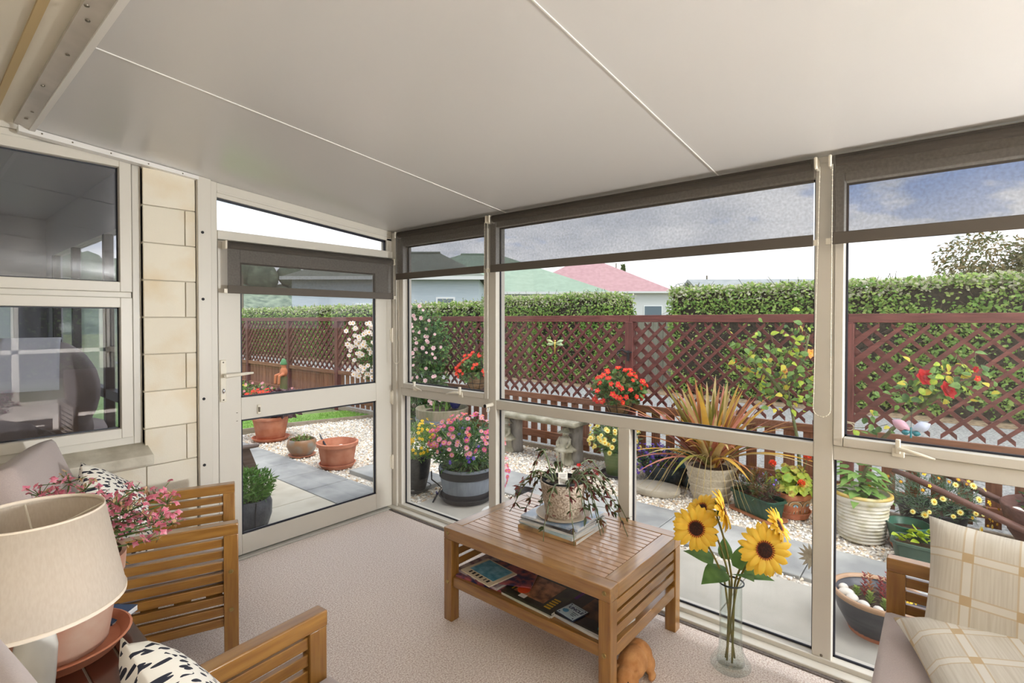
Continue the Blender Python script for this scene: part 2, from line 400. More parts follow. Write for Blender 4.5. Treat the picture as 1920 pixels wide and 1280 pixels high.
for z in (.62, 1.0, 1.57, 1.95): part(MB().lathe([(0, 0), (.008, 0), (.008, .004), (0, .004)], 12), 'screw_hole', DARKHOLE, t3, loc=(1.118, DY - .029, z), rot=(PI / 2, 0, 0))
w4 = thing('window_4', 'long wedge shaped pane of sky above the garden door', 'window', kind='structure')
part(MB().prism([(1.205, 1.978), (2.405, 1.978), (2.405, cz(2.405) - .078), (1.205, cz(1.205) - .085)], 'y', DY + .03, DY + .036), 'pane', GLASS, w4, smooth=False)
part(MB().prism([(1.21, cz(1.21) - .097), (2.405, cz(2.405) - .090), (2.405, cz(2.405) - .075), (1.21, cz(1.21) - .084)], 'y', DY + .015, DY + .03).box(2.393, 2.405, DY + .015, DY + .03, 1.978, 2.06), 'gasket', GASKET, w4, smooth=False)

d1 = thing('door_1', 'cream glazed aluminium garden door with a lever handle', 'door', kind='structure')
dy0, dy1 = DY, DY + .045
for a, b in ((1.209, 1.335), (2.306, 2.448)): part(B(a, b, dy0, dy1, .018, 1.92), 'stile', FRAME, d1, bevel=.003)
for a, b in ((.018, .138), (.843, .978), (1.80, 1.92)): part(B(1.3355, 2.3055, dy0 + .001, dy1, a, b), 'rail', FRAME, d1, bevel=.002)
pane_y(1.335, 2.306, .138, .843, d1, DY + .024, g_=.011); pane_y(1.335, 2.306, .978, 1.80, d1, DY + .024, g_=.011)
hp = part(B(1.214, 1.249, dy0 - .010, dy0, .965, 1.215), 'handle_plate', WHITEPL, d1, bevel=.006)
lv = MB().tube([(1.231, dy0 - .008, 1.122), (1.231, dy0 - .05, 1.122)], .011, 10)
lv.tube([(1.229, dy0 - .047, 1.122), (1.27, dy0 - .052, 1.124), (1.34, dy0 - .055, 1.128), (1.385, dy0 - .052, 1.130)], [.013, .011, .009, .006], 10)
part(lv, 'lever', WHITEPL, hp)
part(MB().ell((1.231, dy0 - .011, 1.03), (.009, .010, .016), 10, 6), 'lock_cylinder', mat('chrome', S(200, 204, 212), .15, metal=1), hp)
for z in (.978, 1.2): part(MB().ell((1.231, dy0 - .011, z), (.005, .004, .005), 8, 4), 'screw', SCREW, hp)
ct = part(B(1.428, 1.452, dy0 - .008, dy0, .865, .925), 'door_catch', WHITEPL, d1, bevel=.004)
part(B(1.434, 1.440, dy0 - .02, dy0 - .006, .88, .91), 'catch_pin', SCREW, ct)
for z in (.30, .80, 1.28): part(MB().tube([(2.449, dy0 - .008, z), (2.449, dy0 - .008, z + .11)], .010, 10).box(2.432, 2.449, dy0 - .006, dy0, z + .01, z + .1), 'hinge', WHITEPL, d1)
for z in (.84, .89): part(MB().ell((1.31, dy0, z), (.006, .003, .002), 8, 4), 'screw', SCREW, d1)

# ---- window wall
wr = thing('wall_right', 'long cream aluminium window wall facing the garden', 'window wall', kind='structure')
part(B(WX - .06, 2.56, Y0, DY + .07, -.1, .018), 'sill', FRAME, wr, bevel=.004)
part(B(WX - .01, 2.55, Y0, DY + .07, .018, .040), 'sill_upstand', FRAME, wr, bevel=.003)
HB = 2.045
part(MB().prism([(WX, HB), (2.56, HB), (2.56, cz(2.56)), (WX, cz(WX))], 'y', Y0, DY + .07), 'head', FRAME, wr, bevel=.003)
posts = [(3.175, 3.34), (2.205, 2.268), (.345, .416), (-1.40, -1.33), (-2.65, -2.58), (-3.93, -3.86), (Y0, Y0 + .07)]
for a, b in posts: part(B(WX - .004, 2.555, a, b, .018, 2.10), 'post', FRAME, wr, bevel=.003)
part(B(WX - .02, WX + .02, 3.215, DY - .006, .018, 2.12), 'corner_cover', FRAME, wr, bevel=.003)
part(MB().ell((WX - .007, .38, .05), (.003, .006, .006), 8, 4), 'screw', SCREW, wr)
for y in (2.9, 2.0, 1.3, .3): part(MB().ell((WX - .058, y, .008), (.003, .007, .004), 8, 4), 'screw', SCREW, wr)
def latch(y, par, dirn=-1, z=.955):
    m = MB().box(WX - .018, WX - .002, y - .02, y + .02, z - .03, z + .005).box(WX - .030, WX - .012, y - .008, y + .008, z - .015, z + .04)
    h = part(m, 'latch', WHITEPL, par, bevel=.003)
    part(MB().tube([(WX - .030, y, z + .005), (WX - .045, y + dirn * .03, z + .004), (WX - .048, y + dirn * .07, z - .004), (WX - .045, y + dirn * .11, z - .014)], [.008, .008, .007, .004], 8), 'latch_lever', WHITEPL, h)
def unit(n, ya, yb, label, sash, mids=(), latches=()):
    w = thing('window_%d' % n, label, 'window', kind='structure')
    part(B(WX - .002, 2.55, ya, yb, .876, .935), 'transom', FRAME, w, bevel=.003)
    lo = [ya] + [q for m_ in mids for q in m_] + [yb]
    for a, b in mids: part(B(WX - .003, 2.55, a, b, .04, .876), 'mullion', FRAME, w, bevel=.003)
    for i in range(0, len(lo), 2): pane_x(lo[i], lo[i + 1], .040, .876, w)
    if sash:
        s = .035
        for a, b, c_, d in ((ya, ya + s, .937, HB), (yb - s, yb, .937, HB), (ya + s, yb - s, .937, .937 + s), (ya + s, yb - s, HB - s, HB)):
            part(B(WX - .012, 2.54, a + .001, b - .001, c_, d), 'sash_bar', FRAME, w, bevel=.003)
        pane_x(ya + s, yb - s, .937 + s, HB - s, w)
    else:
        pane_x(ya, yb, .935, HB, w)
    for y, dr in latches: latch(y, w, dr)
    return w
unit(1, 2.268, 3.175, 'narrow opening window beside the corner with two latches', True, latches=((3.0, -1), (2.52, 1)))
w2 = unit(2, .416, 2.205, 'wide fixed middle window behind the coffee table', False, mids=((1.262, 1.330),))
unit(3, -1.33, .345, 'opening window behind the checked cushions with one latch', True, latches=((.13, -1),))
unit(6, -2.58, -1.40, 'fourth window of the long window wall, past the sofa', True)
unit(7, -3.86, -2.65, 'fifth window of the long window wall', True)
unit(8, Y0 + .07, -3.93, 'last window of the long window wall', True)
# blind cord cleat on the first post
cl = part(MB().tube([(WX - .004, 2.235, .905), (WX - .06, 2.245, .900)], [.013, .011], 10), 'cord_tensioner', WHITEPL, wr)
part(MB().lathe([(0, 0), (.011, 0), (.011, .006), (0, .006)], 12), 'dark_cap', DARKHOLE, cl, loc=(WX - .066, 2.246, .900), rot=(0, PI / 2, 0))
part(MB().tube([(WX - .045, 2.243, .895), (WX - .05, 2.243, .865), (WX - .042, 2.238, .855), (WX - .034, 2.233, .875), (WX - .035, 2.238, .9)], .003, 6), 'cord_loop', WHITEPL, cl)

# ---- end wall behind the camera: glazed like the rest, and the house wall behind the chairs
wf = thing('wall_front', 'glazed end wall of the sunroom opposite the garden door', 'window wall', kind='structure')
part(B(XH, WX, Y0 - .08, Y0, -.1, .06), 'sill', FRAME, wf); part(B(XH, WX, Y0 - .08, Y0, .876, .945), 'transom', FRAME, wf)
part(B(XH, WX, Y0 - .08, Y0, 2.05, 2.36), 'head', FRAME, wf)
for x in (XH, .05, 1.2, 2.37): part(B(x, x + .09, Y0 - .08, Y0, .06, 2.05), 'post', FRAME, wf)
for a, b in ((XH + .09, .05), (.14, 1.2), (1.29, 2.37)):
    for c_, d in ((.06, .876), (.945, 2.05)): part(B(a, b, Y0 - .045, Y0 - .04, c_, d), 'pane', GLASS, wf, smooth=False)
wh = thing('wall_left', 'cream plastered house wall behind the armchairs', 'wall', kind='structure')
part(B(XH - .12, XH, Y0, DY + .2, -.1, 2.40), 'plaster', mat('cream_render', S(228, 220, 204), .8, S(220, 211, 194), scale=4), wh)

# added fill light behind the camera, unseen, shaped as a globe on a pole
def emis(name, col, k):
    m = bpy.data.materials.new(name); m.use_nodes = True; b = m.node_tree.nodes['Principled BSDF']
    b.inputs['Base Color'].default_value = S(240, 238, 232); b.inputs['Emission Color'].default_value = col; b.inputs['Emission Strength'].default_value = k; return m
FILL_GLOW = emis('fill_globe_glow', (0.97, 0.99, 1.0, 1), FILL_STRENGTH)
for x, lab in ((2.31, 'added globe fill light in the unseen corner behind the sofa'),):
    t = thing('fill_lamp', lab, 'floor lamp', (x, -2.75, 0))
    part(MB().lathe([(0, 0), (.085, 0), (.085, .015), (.03, .03), (0, .03)], 28), 'base', WHITEPL, t)
    part(MB().tube([(0, 0, .03), (0, 0, 1.17)], .012, 12), 'pole', WHITEPL, t)
    part(MB().lathe([(.0, 0), (.05, 0), (.055, .03), (0, .03)], 20, (0, 0, 1.16)), 'collar', WHITEPL, t)
    part(MB().ell((0, 0, 1.30), (.12, .12, .12), 20, 12), 'globe', FILL_GLOW, t, True)

# ---- lounge inside the house, seen through the window
CREAMW = mat('lounge_wall', S(206, 206, 211), .8)
rm = thing('wall_lounge', 'pale walls of the lounge behind the house window', 'wall', kind='structure')
hy0, hy1 = DY + .20, 7.2
for a, b, c_, d in ((-3.2, -2.5, -.1, 2.5), (.75, 1.05, -.1, 2.5), (-.06, .02, -.1, 2.5), (-2.5, .75, -.1, .25), (-2.5, .75, 1.65, 2.5)): part(B(a, b, hy1, hy1 + .1, c_, d), 'far_wall', CREAMW, rm)
part(B(-3.3, -3.2, hy0, hy1, -.1, 2.5), 'side_wall', CREAMW, rm)
part(B(-3.2, XH, hy0, hy0 + .1, -.1, 2.5), 'side_wall', CREAMW, rm)
for a, b, c_, d in ((hy0, 3.75, -.1, 2.5), (6.9, hy1, -.1, 2.5), (3.75, 6.9, 2.1, 2.5), (3.75, 6.9, -.1, .12)):
    part(B(1.0, 1.08, a, b, c_, d), 'side_wall', CREAMW, rm)
for y in (3.75, 4.85, 5.95, 6.84): part(B(1.0, 1.06, y, y + .06, .12, 2.1), 'dark_mullion', mat('bronze_frame', S(60, 54, 50), .4), rm)
part(B(1.0, 1.06, 3.75, 6.9, .86, .93), 'dark_transom', MATS['bronze_frame'], rm)
part(B(1.028, 1.034, 3.75, 6.9, .12, 2.1), 'pane', GLASS, rm, smooth=False)
part(B(-3.2, 1.08, hy0, hy1, 2.5, 2.56), 'lounge_ceiling', CREAMW, rm)
part(B(-3.2, 1.08, hy0, hy1, -.1, -.02), 'lounge_floor', mat('lounge_carpet', S(120, 108, 100), .9), rm)
part(B(.02, .30, hy1 - .05, hy1 - .005, .0, 2.05), 'lounge_door', mat('white_gloss_door', S(238, 238, 240), .3), rm, bevel=.004)
part(B(-2.5, .75, hy1 + .04, hy1 + .045, .25, 1.65), 'net_curtain', mat('net_curtain', S(240, 240, 242), .9, translucent=.6), rm)
LEATH = mat('grey_brown_velour', S(166, 154, 150), .75, S(182, 170, 166), scale=5, bump=.1, bscale=30)
rc = thing('recliner', 'plump grey-brown recliner chair seen through the house window', 'armchair', (.30, 3.96, .06), math.radians(-12))
mb = MB()
for x in (-.25, 0, .25): mb.ell((x, .0, .98), (.24, .20, .30), 14, 8)
mb.ell((0, .06, .75), (.46, .2, .42), 14, 8)
part(mb, 'backrest', LEATH, rc, True, mod=remesh(.02, 4))
part(MB().obox((0, .45, .30), (.8, .8, .36)), 'seat', LEATH, rc, bevel=.06)
for sx in (-1, 1): part(MB().obox((sx * .42, .42, .42), (.18, .8, .56)), 'armrest', LEATH, rc, bevel=.07)
part(MB().obox((0, .05, .1), (.86, .3, .2)), 'base', LEATH, rc, bevel=.03)
mb = MB(); n = 12
prof = [(-.205, 1.00), (-.200, 1.05), (-.178, 1.12), (-.138, 1.20), (-.088, 1.25), (-.01, 1.28), (.06, 1.27)]
vs = [(.06 + .25 * i / n, p[0] - .016, p[1] + .012) for p in prof for i in range(n + 1)]
fs = [(r * (n + 1) + i, r * (n + 1) + i + 1, (r + 1) * (n + 1) + i + 1, (r + 1) * (n + 1) + i) for r in range(len(prof) - 1) for i in range(n)]
def thick(t):
    def f(o):
        q = o.modifiers.new('solid', 'SOLIDIFY'); q.thickness = t
    return f
part(MB().add(vs, fs), 'headrest_cover', mat('white_linen', S(226, 226, 230), .9), rc, True, mod=thick(.004), label='white cloth cover over the headrest')

# ================================================================== ROLLER BLINDS
SCRN = screenmat('charcoal_screen', S(92, 86, 79), .30)
HEM = mat('charcoal_hem', S(92, 85, 77), .8)
def blind(label, run, a, b, ztop, zbot, off, chain=None, group='charcoal roller blinds'):
    # run 'y': hangs on the window wall plane x=off ; run 'x': hangs on the door plane y=off
    t = thing('roller_blind', label, 'roller blind', group=group)
    def pt(u, w, z): return (off + w, u, z) if run == 'y' else (u, off + w, z)
    sgn = 1
    def bx(u0, u1, w0, w1, z0, z1):
        return B(off + w0, off + w1, u0, u1, z0, z1) if run == 'y' else B(u0, u1, off + w0, off + w1, z0, z1)
    r = .022
    part(MB().tube([pt(a + .012, .028, ztop - r - .004), pt(b - .012, .028, ztop - r - .004)], r, 20), 'roller', HEM, t)
    # fabric leaves the front of the roller
    pr = [(.028 - r * math.sin(q), ztop - r - .004 + r * math.cos(q)) for q in [i * PI / 2 / 5 for i in range(6)]] + [(.028 - r, zbot + .03)]
    vs = [pt(u, w, z) for (w, z) in pr for u in (a, b)]
    fs = [(2 * i, 2 * i + 1, 2 * i + 3, 2 * i + 2) for i in range(len(pr) - 1)]
    part(MB().add(vs, fs), 'screen_fabric', SCRN, t, True)
    part(bx(a, b, .004, .011, zbot + .002, zbot + .050), 'hem_bar', HEM, t, bevel=.003)
    for u, s_ in ((a, -1), (b, 1)):
        m = bx(min(u, u + s_ * .012), max(u, u + s_ * .012), .0, .056, ztop - .052, ztop - .004)
        part(m, 'bracket', WHITEPL, t, bevel=.004)
        part(bx(min(u - s_ * .0, u + s_ * .018), max(u - s_ * .0, u + s_ * .018), .006, .009, zbot + .004, zbot + .028), 'hem_cap', WHITEPL, t)
    if chain:
        u, zlow, sp = chain
        pts = []
        for i in range(25):
            q = i / 24
            pts.append(pt(u - sp / 2, -.012, ztop - .05 + (zlow + sp / 2 - ztop + .05) * q))
        for i in range(1, 9):
            q = PI * i / 9; pts.append(pt(u - sp / 2 * math.cos(q), -.012, zlow + sp / 2 - sp / 2 * math.sin(q)))
        for i in range(25):
            q = i / 24; pts.append(pt(u + sp / 2 * (1 - .55 * q), -.012, zlow + sp / 2 + (ztop - .05 - zlow - sp / 2) * q))
        m = MB(); m.tube(pts, .0015, 5)
        P_ = [V(p) for p in pts]
        for p, q in zip(P_, P_[1:]):
            k = max(1, int((q - p).length / .014))
            for j in range(k): c_ = p.lerp(q, j / k); m.ell(c_, (.0028,) * 3, 6, 4)
        part(m, 'bead_chain', WHITEPL, t, True)
    return t
blind('short roller blind pulled partly down over the garden door', 'x', 1.235, 2.418, 1.918, 1.605, 3.195, (2.43, 1.12, .05))
blind('narrowest roller blind, in the corner beside the door', 'y', 2.245, 3.165, 2.118, 1.750, 2.405, (2.226, 1.12, .035))
blind('widest roller blind, over the middle window', 'y', .412, 2.205, 2.118, 1.750, 2.405)
blind('roller blind over the window behind the checked cushions', 'y', -1.35, .350, 2.118, 1.752, 2.405, (.375, 1.06, .06))
# ================================================================== COFFEE TABLE
ct = thing('coffee_table', 'low slatted hardwood coffee table in the middle of the carpet', 'coffee table', (1.69, .94, 0))
TW, TL, TH = .66, .91, .45
for x in (0, TW - .052):
    for y in (0, TL - .052): part(B(x, x + .052, y, y + .052, 0, TH - .055), 'leg', OAK['z'], ct, bevel=.003)
part(B(0, .062, .0, TL, TH - .055, TH), 'long_rail', OAKT['y'], ct, bevel=.003); part(B(TW - .062, TW, .0, TL, TH - .055, TH), 'long_rail', OAKT['y'], ct, bevel=.003)
for y in (0, TL - .062): part(B(.0625, TW - .0625, y, y + .062, TH - .055, TH - .0005), 'end_rail', OAKT['x'], ct, bevel=.003)
ns = 14; pitch = (TW - .126) / ns
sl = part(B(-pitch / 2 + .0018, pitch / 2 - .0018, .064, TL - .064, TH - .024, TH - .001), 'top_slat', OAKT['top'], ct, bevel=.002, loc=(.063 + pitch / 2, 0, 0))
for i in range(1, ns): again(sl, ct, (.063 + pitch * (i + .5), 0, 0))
part(B(.05, TW - .05, .12, .16, TH - .045, TH - .025), 'underside_batten', OAK['x'], ct); part(B(.05, TW - .05, .75, .79, TH - .045, TH - .025), 'underside_batten', OAK['x'], ct)
for y in (.006, TL - .028):
    for z in (.345, .295, .245): part(B(.0525, TW - .0525, y, y + .022, z, z + .036), 'side_slat', OAK['x'], ct, bevel=.002)
    part(B(.0525, TW - .0525, y - .002, y + .026, .168, .218), 'shelf_end_rail', OAK['x'], ct, bevel=.003)
for x in (.010, TW - .036): part(B(x, x + .026, .0525, TL - .0525, .168, .216), 'shelf_rail', OAK['y'], ct, bevel=.003)
for i in range(5): part(B(.038 + i * .118, .038 + i * .118 + .114, .03, TL - .03, .198, .212), 'shelf_board', OAK['y'], ct, bevel=.002)
bolt = part(MB().lathe([(0, .003), (.004, .003), (.0045, .004), (.008, .004), (.009, .002), (.009, 0)], 14), 'bolt', BRASS, ct, loc=(0, .026, .425), rot=(0, -PI / 2, 0))
for y, z in ((TL - .026, .425), (.026, .19), (TL - .026, .19)): again(bolt, ct, (0, y, z))
for x, z in (): pass

# ---- books and plant on the table
def sheafpaper(nm='cut_paper'): return mat(nm, S(228, 226, 220), .8, S(196, 198, 200), scale=2, detail=2, stretch=(1, 1, 260))
PAPER = sheafpaper()
def magazine(label, loc, rot, w, h, t, cover, group, extra=None, name='magazine', cat='magazine', pages=PAPER):
    o = thing(name, label, cat, loc, rot, group)
    part(B(-w / 2 + .001, w / 2 - .002, -h / 2 + .001, h / 2 - .001, .0008, t - .0008), 'pages', pages, o)
    part(B(-w / 2, w / 2, -h / 2, h / 2, t - .0008, t), 'front_cover', cover, o); part(B(-w / 2, w / 2, -h / 2, h / 2, 0, .0008), 'back_cover', cover, o)
    part(B(-w / 2 - .0006, -w / 2 + .001, -h / 2, h / 2, 0, t), 'spine', cover, o)
    if extra: extra(o, t)
    return o
def cov(nm, c1, c2, sc=9, lo=.4, hi=.6): return mat(nm, c1, .28, c2, scale=sc, detail=4, lo=lo, hi=hi, coat=.3)
bz = .4505
stack = [('bottom magazine of the table stack, tan edged', .235, .30, .016, cov('cover_tan', S(196, 160, 110), S(150, 120, 90)), 2),
         ('second magazine of the table stack, pale blue', .225, .295, .013, cov('cover_pale_blue', S(176, 205, 220), S(220, 228, 232)), -3),
         ('third magazine of the table stack, white', .225, .29, .012, cov('cover_white', S(226, 228, 230), S(206, 212, 214)), 3),
         ('fourth magazine of the table stack, dark edged', .215, .285, .010, cov('cover_dark', S(60, 60, 66), S(120, 120, 126)), -2),
         ('top magazine of the table stack, glossy pale blue and white', .215, .285, .010, cov('cover_sky', S(150, 178, 212), S(232, 236, 240), 12), 4)]
for lab, w, h, t, cv, r in stack:
    magazine(lab, (2.062, 1.408, bz), math.radians(r), w * 1.25, h * 1.08, t, cv, 'magazines stacked under the plant'); bz += t + .0003
SAUC = mat('cream_saucer', S(216, 204, 186), .4, S(200, 186, 166), scale=12)
solo(MB().lathe([(0, 0), (.105, 0), (.128, .012), (.130, .016), (.122, .015), (.103, .006), (0, .006)], 32), 'plant_saucer', SAUC, 'shallow cream saucer under the trailing plant on the coffee table', 'saucer', (2.045, 1.395, bz))
BARK = mat('bark_textured_pot', S(142, 122, 104), .9, S(214, 202, 186), scale=110, detail=6, bump=.8, bscale=60)
tp = thing('potted_trailing_plant', 'spent trailing cactus in a bark-textured pot on the magazine stack', 'potted plant', (2.045, 1.395, bz + .0065))
part(MB().lathe([(0, 0), (.080, 0), (.084, .006), (.109, .155), (.111, .163), (.103, .163), (.098, .15), (.0, .13)], 36, wob=lambda a, z: .012 * math.sin(7 * a + z * 30)), 'pot', BARK, tp)
part(MB().lathe([(.09, .12), (.099, .168), (.095, .170), (.088, .14), (0, .13)], 24), 'inner_pot', BLACKPL, tp)
part(MB().lathe([(.0, .150), (.09, .143)], 20), 'soil', SOIL, tp)
TAGM = mat('white_plant_tag', S(232, 230, 224), .5)
tg = part(B(-.022, .022, -.0006, .0006, 0, .062), 'plant_tag', TAGM, tp, loc=(-.055, -.038, .155), rot=(math.radians(-14), 0, math.radians(-48)))
mb = MB()
for i in range(9): mb.box(-.017 + .002 * (i % 3), .017 - .003 * ((i * 5) % 4), -.0010, -.0007, .052 - i * .0052, .0535 - i * .0052)
part(mb, 'tag_print', mat('grey_print', S(120, 118, 116), .7), tg)
STEM = mat('olive_stem', S(96, 112, 80), .5, S(124, 132, 100), scale=30)
rr = random.Random(5); st = MB(); lf = MB(); bl = MB(); tips = []
def arch(az, rise, reach, drop, r0=.0045, n=9):
    d = V((math.cos(az), math.sin(az), 0)); pts = []
    for i in range(n):
        t = i / (n - 1); pts.append(V((0, 0, .15)) + d * (.05 + reach * t) + V((0, 0, rise * math.sin(PI * min(1, t * 1.05)) * 1.0 - drop * t * t)) + V((rr.gauss(0, .003), rr.gauss(0, .003), 0)))
    return pts
camdir = math.atan2(-1.39, -2.04)
spec = []
for k in range(20):
    az = rr.uniform(0, 2 * PI)
    if rr.random() < .45: az = camdir + PI / 2 + rr.gauss(0, .5)       # trails to the right side
    spec.append((az, rr.uniform(.03, .09), rr.uniform(.09, .22), rr.uniform(.05, .24)))
spec += [(camdir + PI / 2 + .1, .10, .25, .17), (camdir + PI / 2 - .2, .08, .26, .22), (camdir + PI / 2 + .5, .12, .22, .12), (camdir - PI / 2 + .1, .07, .18, .05), (camdir - PI / 2 - .2, .05, .22, .17), (camdir - 1.9, .15, .12, .0)]
for az, ri, re, dr in spec:
    pts = arch(az, ri, re, dr); st.tube(pts, [.0046 - .0028 * i / 8 for i in range(9)], 6)
    for i in range(3, 9):
        for _ in range(3 if i < 7 else 4):
            p = pts[i]; d = V((rr.gauss(0, .5) + math.cos(az) * .5, rr.gauss(0, .5) + math.sin(az) * .5, -.9 + rr.gauss(0, .5)))
            if p.z < -.04: continue
            L = rr.uniform(.022, .044)
            if p.z - L < -.05: continue
            lf.leaf(p, d, V((rr.gauss(0, 1), rr.gauss(0, 1), .4)), L, L * .34, .15, 3, rr.choice((0, 0, 1, 1, 2)))
        if rr.random() < .5:
            d = V((rr.gauss(0, .8), rr.gauss(0, .8), rr.gauss(0, .5)))
            e = pts[i] + d.normalized() * rr.uniform(.02, .05); st.tube([pts[i], e], .0011, 4); lf.leaf(e, d, V((0, 0, 1)), .022, .009, .2, 3, 1)
part(st, 'stems', STEM, tp, True)
part(lf, 'leaves', [leafmat('dull_green_leaf', S(58, 74, 44), S(84, 96, 58)), leafmat('maroon_leaf', S(96, 44, 48), S(126, 70, 62)), leafmat('bronze_leaf', S(110, 84, 52), S(90, 62, 44))], tp, True, kind='stuff')
RED1 = mat('red_petal', S(214, 40, 34), .5, translucent=.25)
bud = MB()
for i in range(5): a = i * 2 * PI / 5; bud.leaf((0, 0, 0), (math.cos(a), math.sin(a), .5), (0, 0, 1), .014, .011, .3, 2)
b0 = part(bud, 'blossom', RED1, tp, True, loc=(.10, -.03, .20))
for p in ((.13, -.06, .185), (.02, .05, .26), (.06, -.05, .23), (.16, -.09, .17), (-.1, .12, .24)): again(b0, tp, p, (rr.uniform(-1, 1), rr.uniform(-1, 1), 0))

# ---- shelf magazines and coaster
sz = .2125
mixA = cov('cover_mixed_a', S(120, 96, 120), S(196, 186, 190), 22); mixB = cov('cover_mixed_b', S(40, 46, 90), S(170, 90, 96), 26)
magazine('lowest magazine at the far end of the table shelf', (1.835, 1.665, sz), math.radians(8), .21, .28, .014, mixB, 'magazines on the table shelf')
magazine('white edged magazine at the far end of the table shelf', (1.838, 1.672, sz + .0143), math.radians(-3), .21, .28, .011, mixA, 'magazines on the table shelf')
magazine('colourful magazine lying askew beside the far shelf pile', (1.86, 1.58, sz + .0256), math.radians(24), .20, .27, .006, mixB, 'magazines on the table shelf')
def blue_extra(o, t):
    part(B(-.045, .078, -.085, .088, t, t + .0006), 'cover_photo', mat('blue_water_photo', S(60, 140, 180), .3, S(130, 196, 222), scale=30, detail=6), o)
    f = MB()
    for i, w_ in enumerate((.012, .006, .012, .012, .013, .011)): x0 = -.075 + i * .0; f.box(-.072, -.052, -.075 + i * .026, -.075 + i * .026 + w_, t, t + .0006)
    part(f, 'title_marks', mat('black_ink', S(20, 20, 22), .5), o, kind='stuff')
magazine('blue covered magazine on top of the far shelf pile', (1.80, 1.655, sz + .0320), math.radians(-8), .17, .215, .005, mat('cream_cover', S(226, 214, 190), .35), 'magazines on the table shelf', blue_extra)
def food_extra(o, t):
    part(B(-.075, .095, -.07, .10, t, t + .0006), 'cover_photo', mat('food_photo', S(96, 60, 38), .3, S(196, 140, 104), scale=26, detail=4, lo=.35, hi=.65), o)
    part(MB().lathe([(0, .0014), (.029, .0014), (.029, 0)], 24, (-.045, .065, t)), 'orange_badge', mat('orange_ink', S(226, 84, 40), .35), o)
    part(B(-.098, -.072, .02, .055, t, t + .0009), 'barcode_box', mat('white_ink', S(230, 230, 228), .4), o)
    m = MB()
    for i in range(5): m.box(-.092 + i * .018, -.082 + i * .018, -.118, -.085, t, t + .0008)
    m.box(-.07, .07, .112, .118, t, t + .0008)
    part(m, 'headline_marks', mat('yellow_ink', S(206, 168, 50), .4), o, kind='stuff')
magazine('white magazine under the cookery magazine on the table shelf', (1.842, 1.372, sz), math.radians(-4), .225, .285, .010, cov('cover_cream', S(224, 222, 210), S(206, 214, 200)), 'magazines on the table shelf')
magazine('cookery magazine with an orange badge on the table shelf', (1.846, 1.376, sz + .0103), math.radians(-2), .225, .285, .009, cov('cover_blackgreen', S(36, 38, 34), S(60, 62, 48), 16), 'magazines on the table shelf', food_extra)
magazine('pale magazine at the bottom of the near shelf pile', (1.842, 1.10, sz), math.radians(-6), .215, .26, .012, cov('cover_pale', S(222, 222, 220), S(200, 204, 210)), 'magazines on the table shelf')
def dark_extra(o, t):
    part(B(-.05, .09, -.10, .06, t, t + .0006), 'cover_photo', mat('brown_photo', S(44, 30, 26), .3, S(130, 92, 70), scale=13, detail=3), o)
    part(MB().lathe([(0, .0013), (.022, .0013), (.022, 0)], 20, (-.075, -.09, t)), 'teal_badge', mat('teal_ink', S(40, 140, 144), .35), o)
    part(B(.03, .10, .115, .13, t, t + .0006), 'purple_band', mat('purple_ink', S(90, 40, 130), .35), o)
magazine('dark glossy magazine beneath the blue coaster', (1.848, 1.10, sz + .0123), math.radians(-3), .21, .26, .010, cov('cover_black', S(24, 20, 22), S(40, 34, 34)), 'magazines on the table shelf', dark_extra)
co = thing('coaster', 'square blue coaster reading UNCLE on the near shelf pile', 'coaster', (1.787, 1.172, sz + .0230), math.radians(-101))
part(B(-.05, .05, -.05, .05, 0, .004), 'board', mat('navy_edge', S(30, 44, 74), .4), co, bevel=.003)
part(B(-.046, .046, -.046, .046, .004, .0045), 'print', mat('pale_blue_print', S(196, 218, 230), .35, S(180, 206, 222), scale=14), co)
INK = mat('navy_ink', S(28, 40, 96), .5)
def lettering(body, size, par, loc, rot, m, nm='lettering'):
    c_ = bpy.data.curves.new(nm, 'FONT'); c_.body = body; c_.size = size; c_.align_x = 'CENTER'; c_.align_y = 'CENTER'; c_.extrude = .0002; c_.offset = size * .03
    tmp = bpy.data.objects.new(nm, c_); COL.objects.link(tmp); bpy.context.view_layer.update()
    me = bpy.data.meshes.new_from_object(tmp.evaluated_get(bpy.context.evaluated_depsgraph_get())); bpy.data.objects.remove(tmp)
    o = bpy.data.objects.new(nm, me); COL.objects.link(o); o.parent = par; o.location = loc; o.rotation_euler = rot; me.materials.clear(); me.materials.append(m); return o
lettering('UNCLE', .024, co, (.004, .018, .0049), (0, 0, 0), INK)
m = MB()
for i in range(3): m.box(.004 + .003 * i, .036 - .004 * i, -.004 - i * .010, -.001 - i * .010, .0045, .005)
m.box(-.02, .03, .036, .0375, .0045, .005)
part(m, 'small_print', INK, co, kind='stuff')
part(MB().lathe([(0, .0008), (.013, .0008), (.013, 0)], 18, (-.024, -.014, .0045)).box(-.039, -.035, -.02, -.008, .0045, .0052), 'cup_print', mat('blue_cup_ink', S(70, 140, 190), .4), co)
for x in (-.038, .038):
    for y in (-.038, .038): part(MB().lathe([(0, .0006), (.0035, .0006), (.0035, 0)], 8, (x, y, .0045)), 'corner_dot', INK, co)

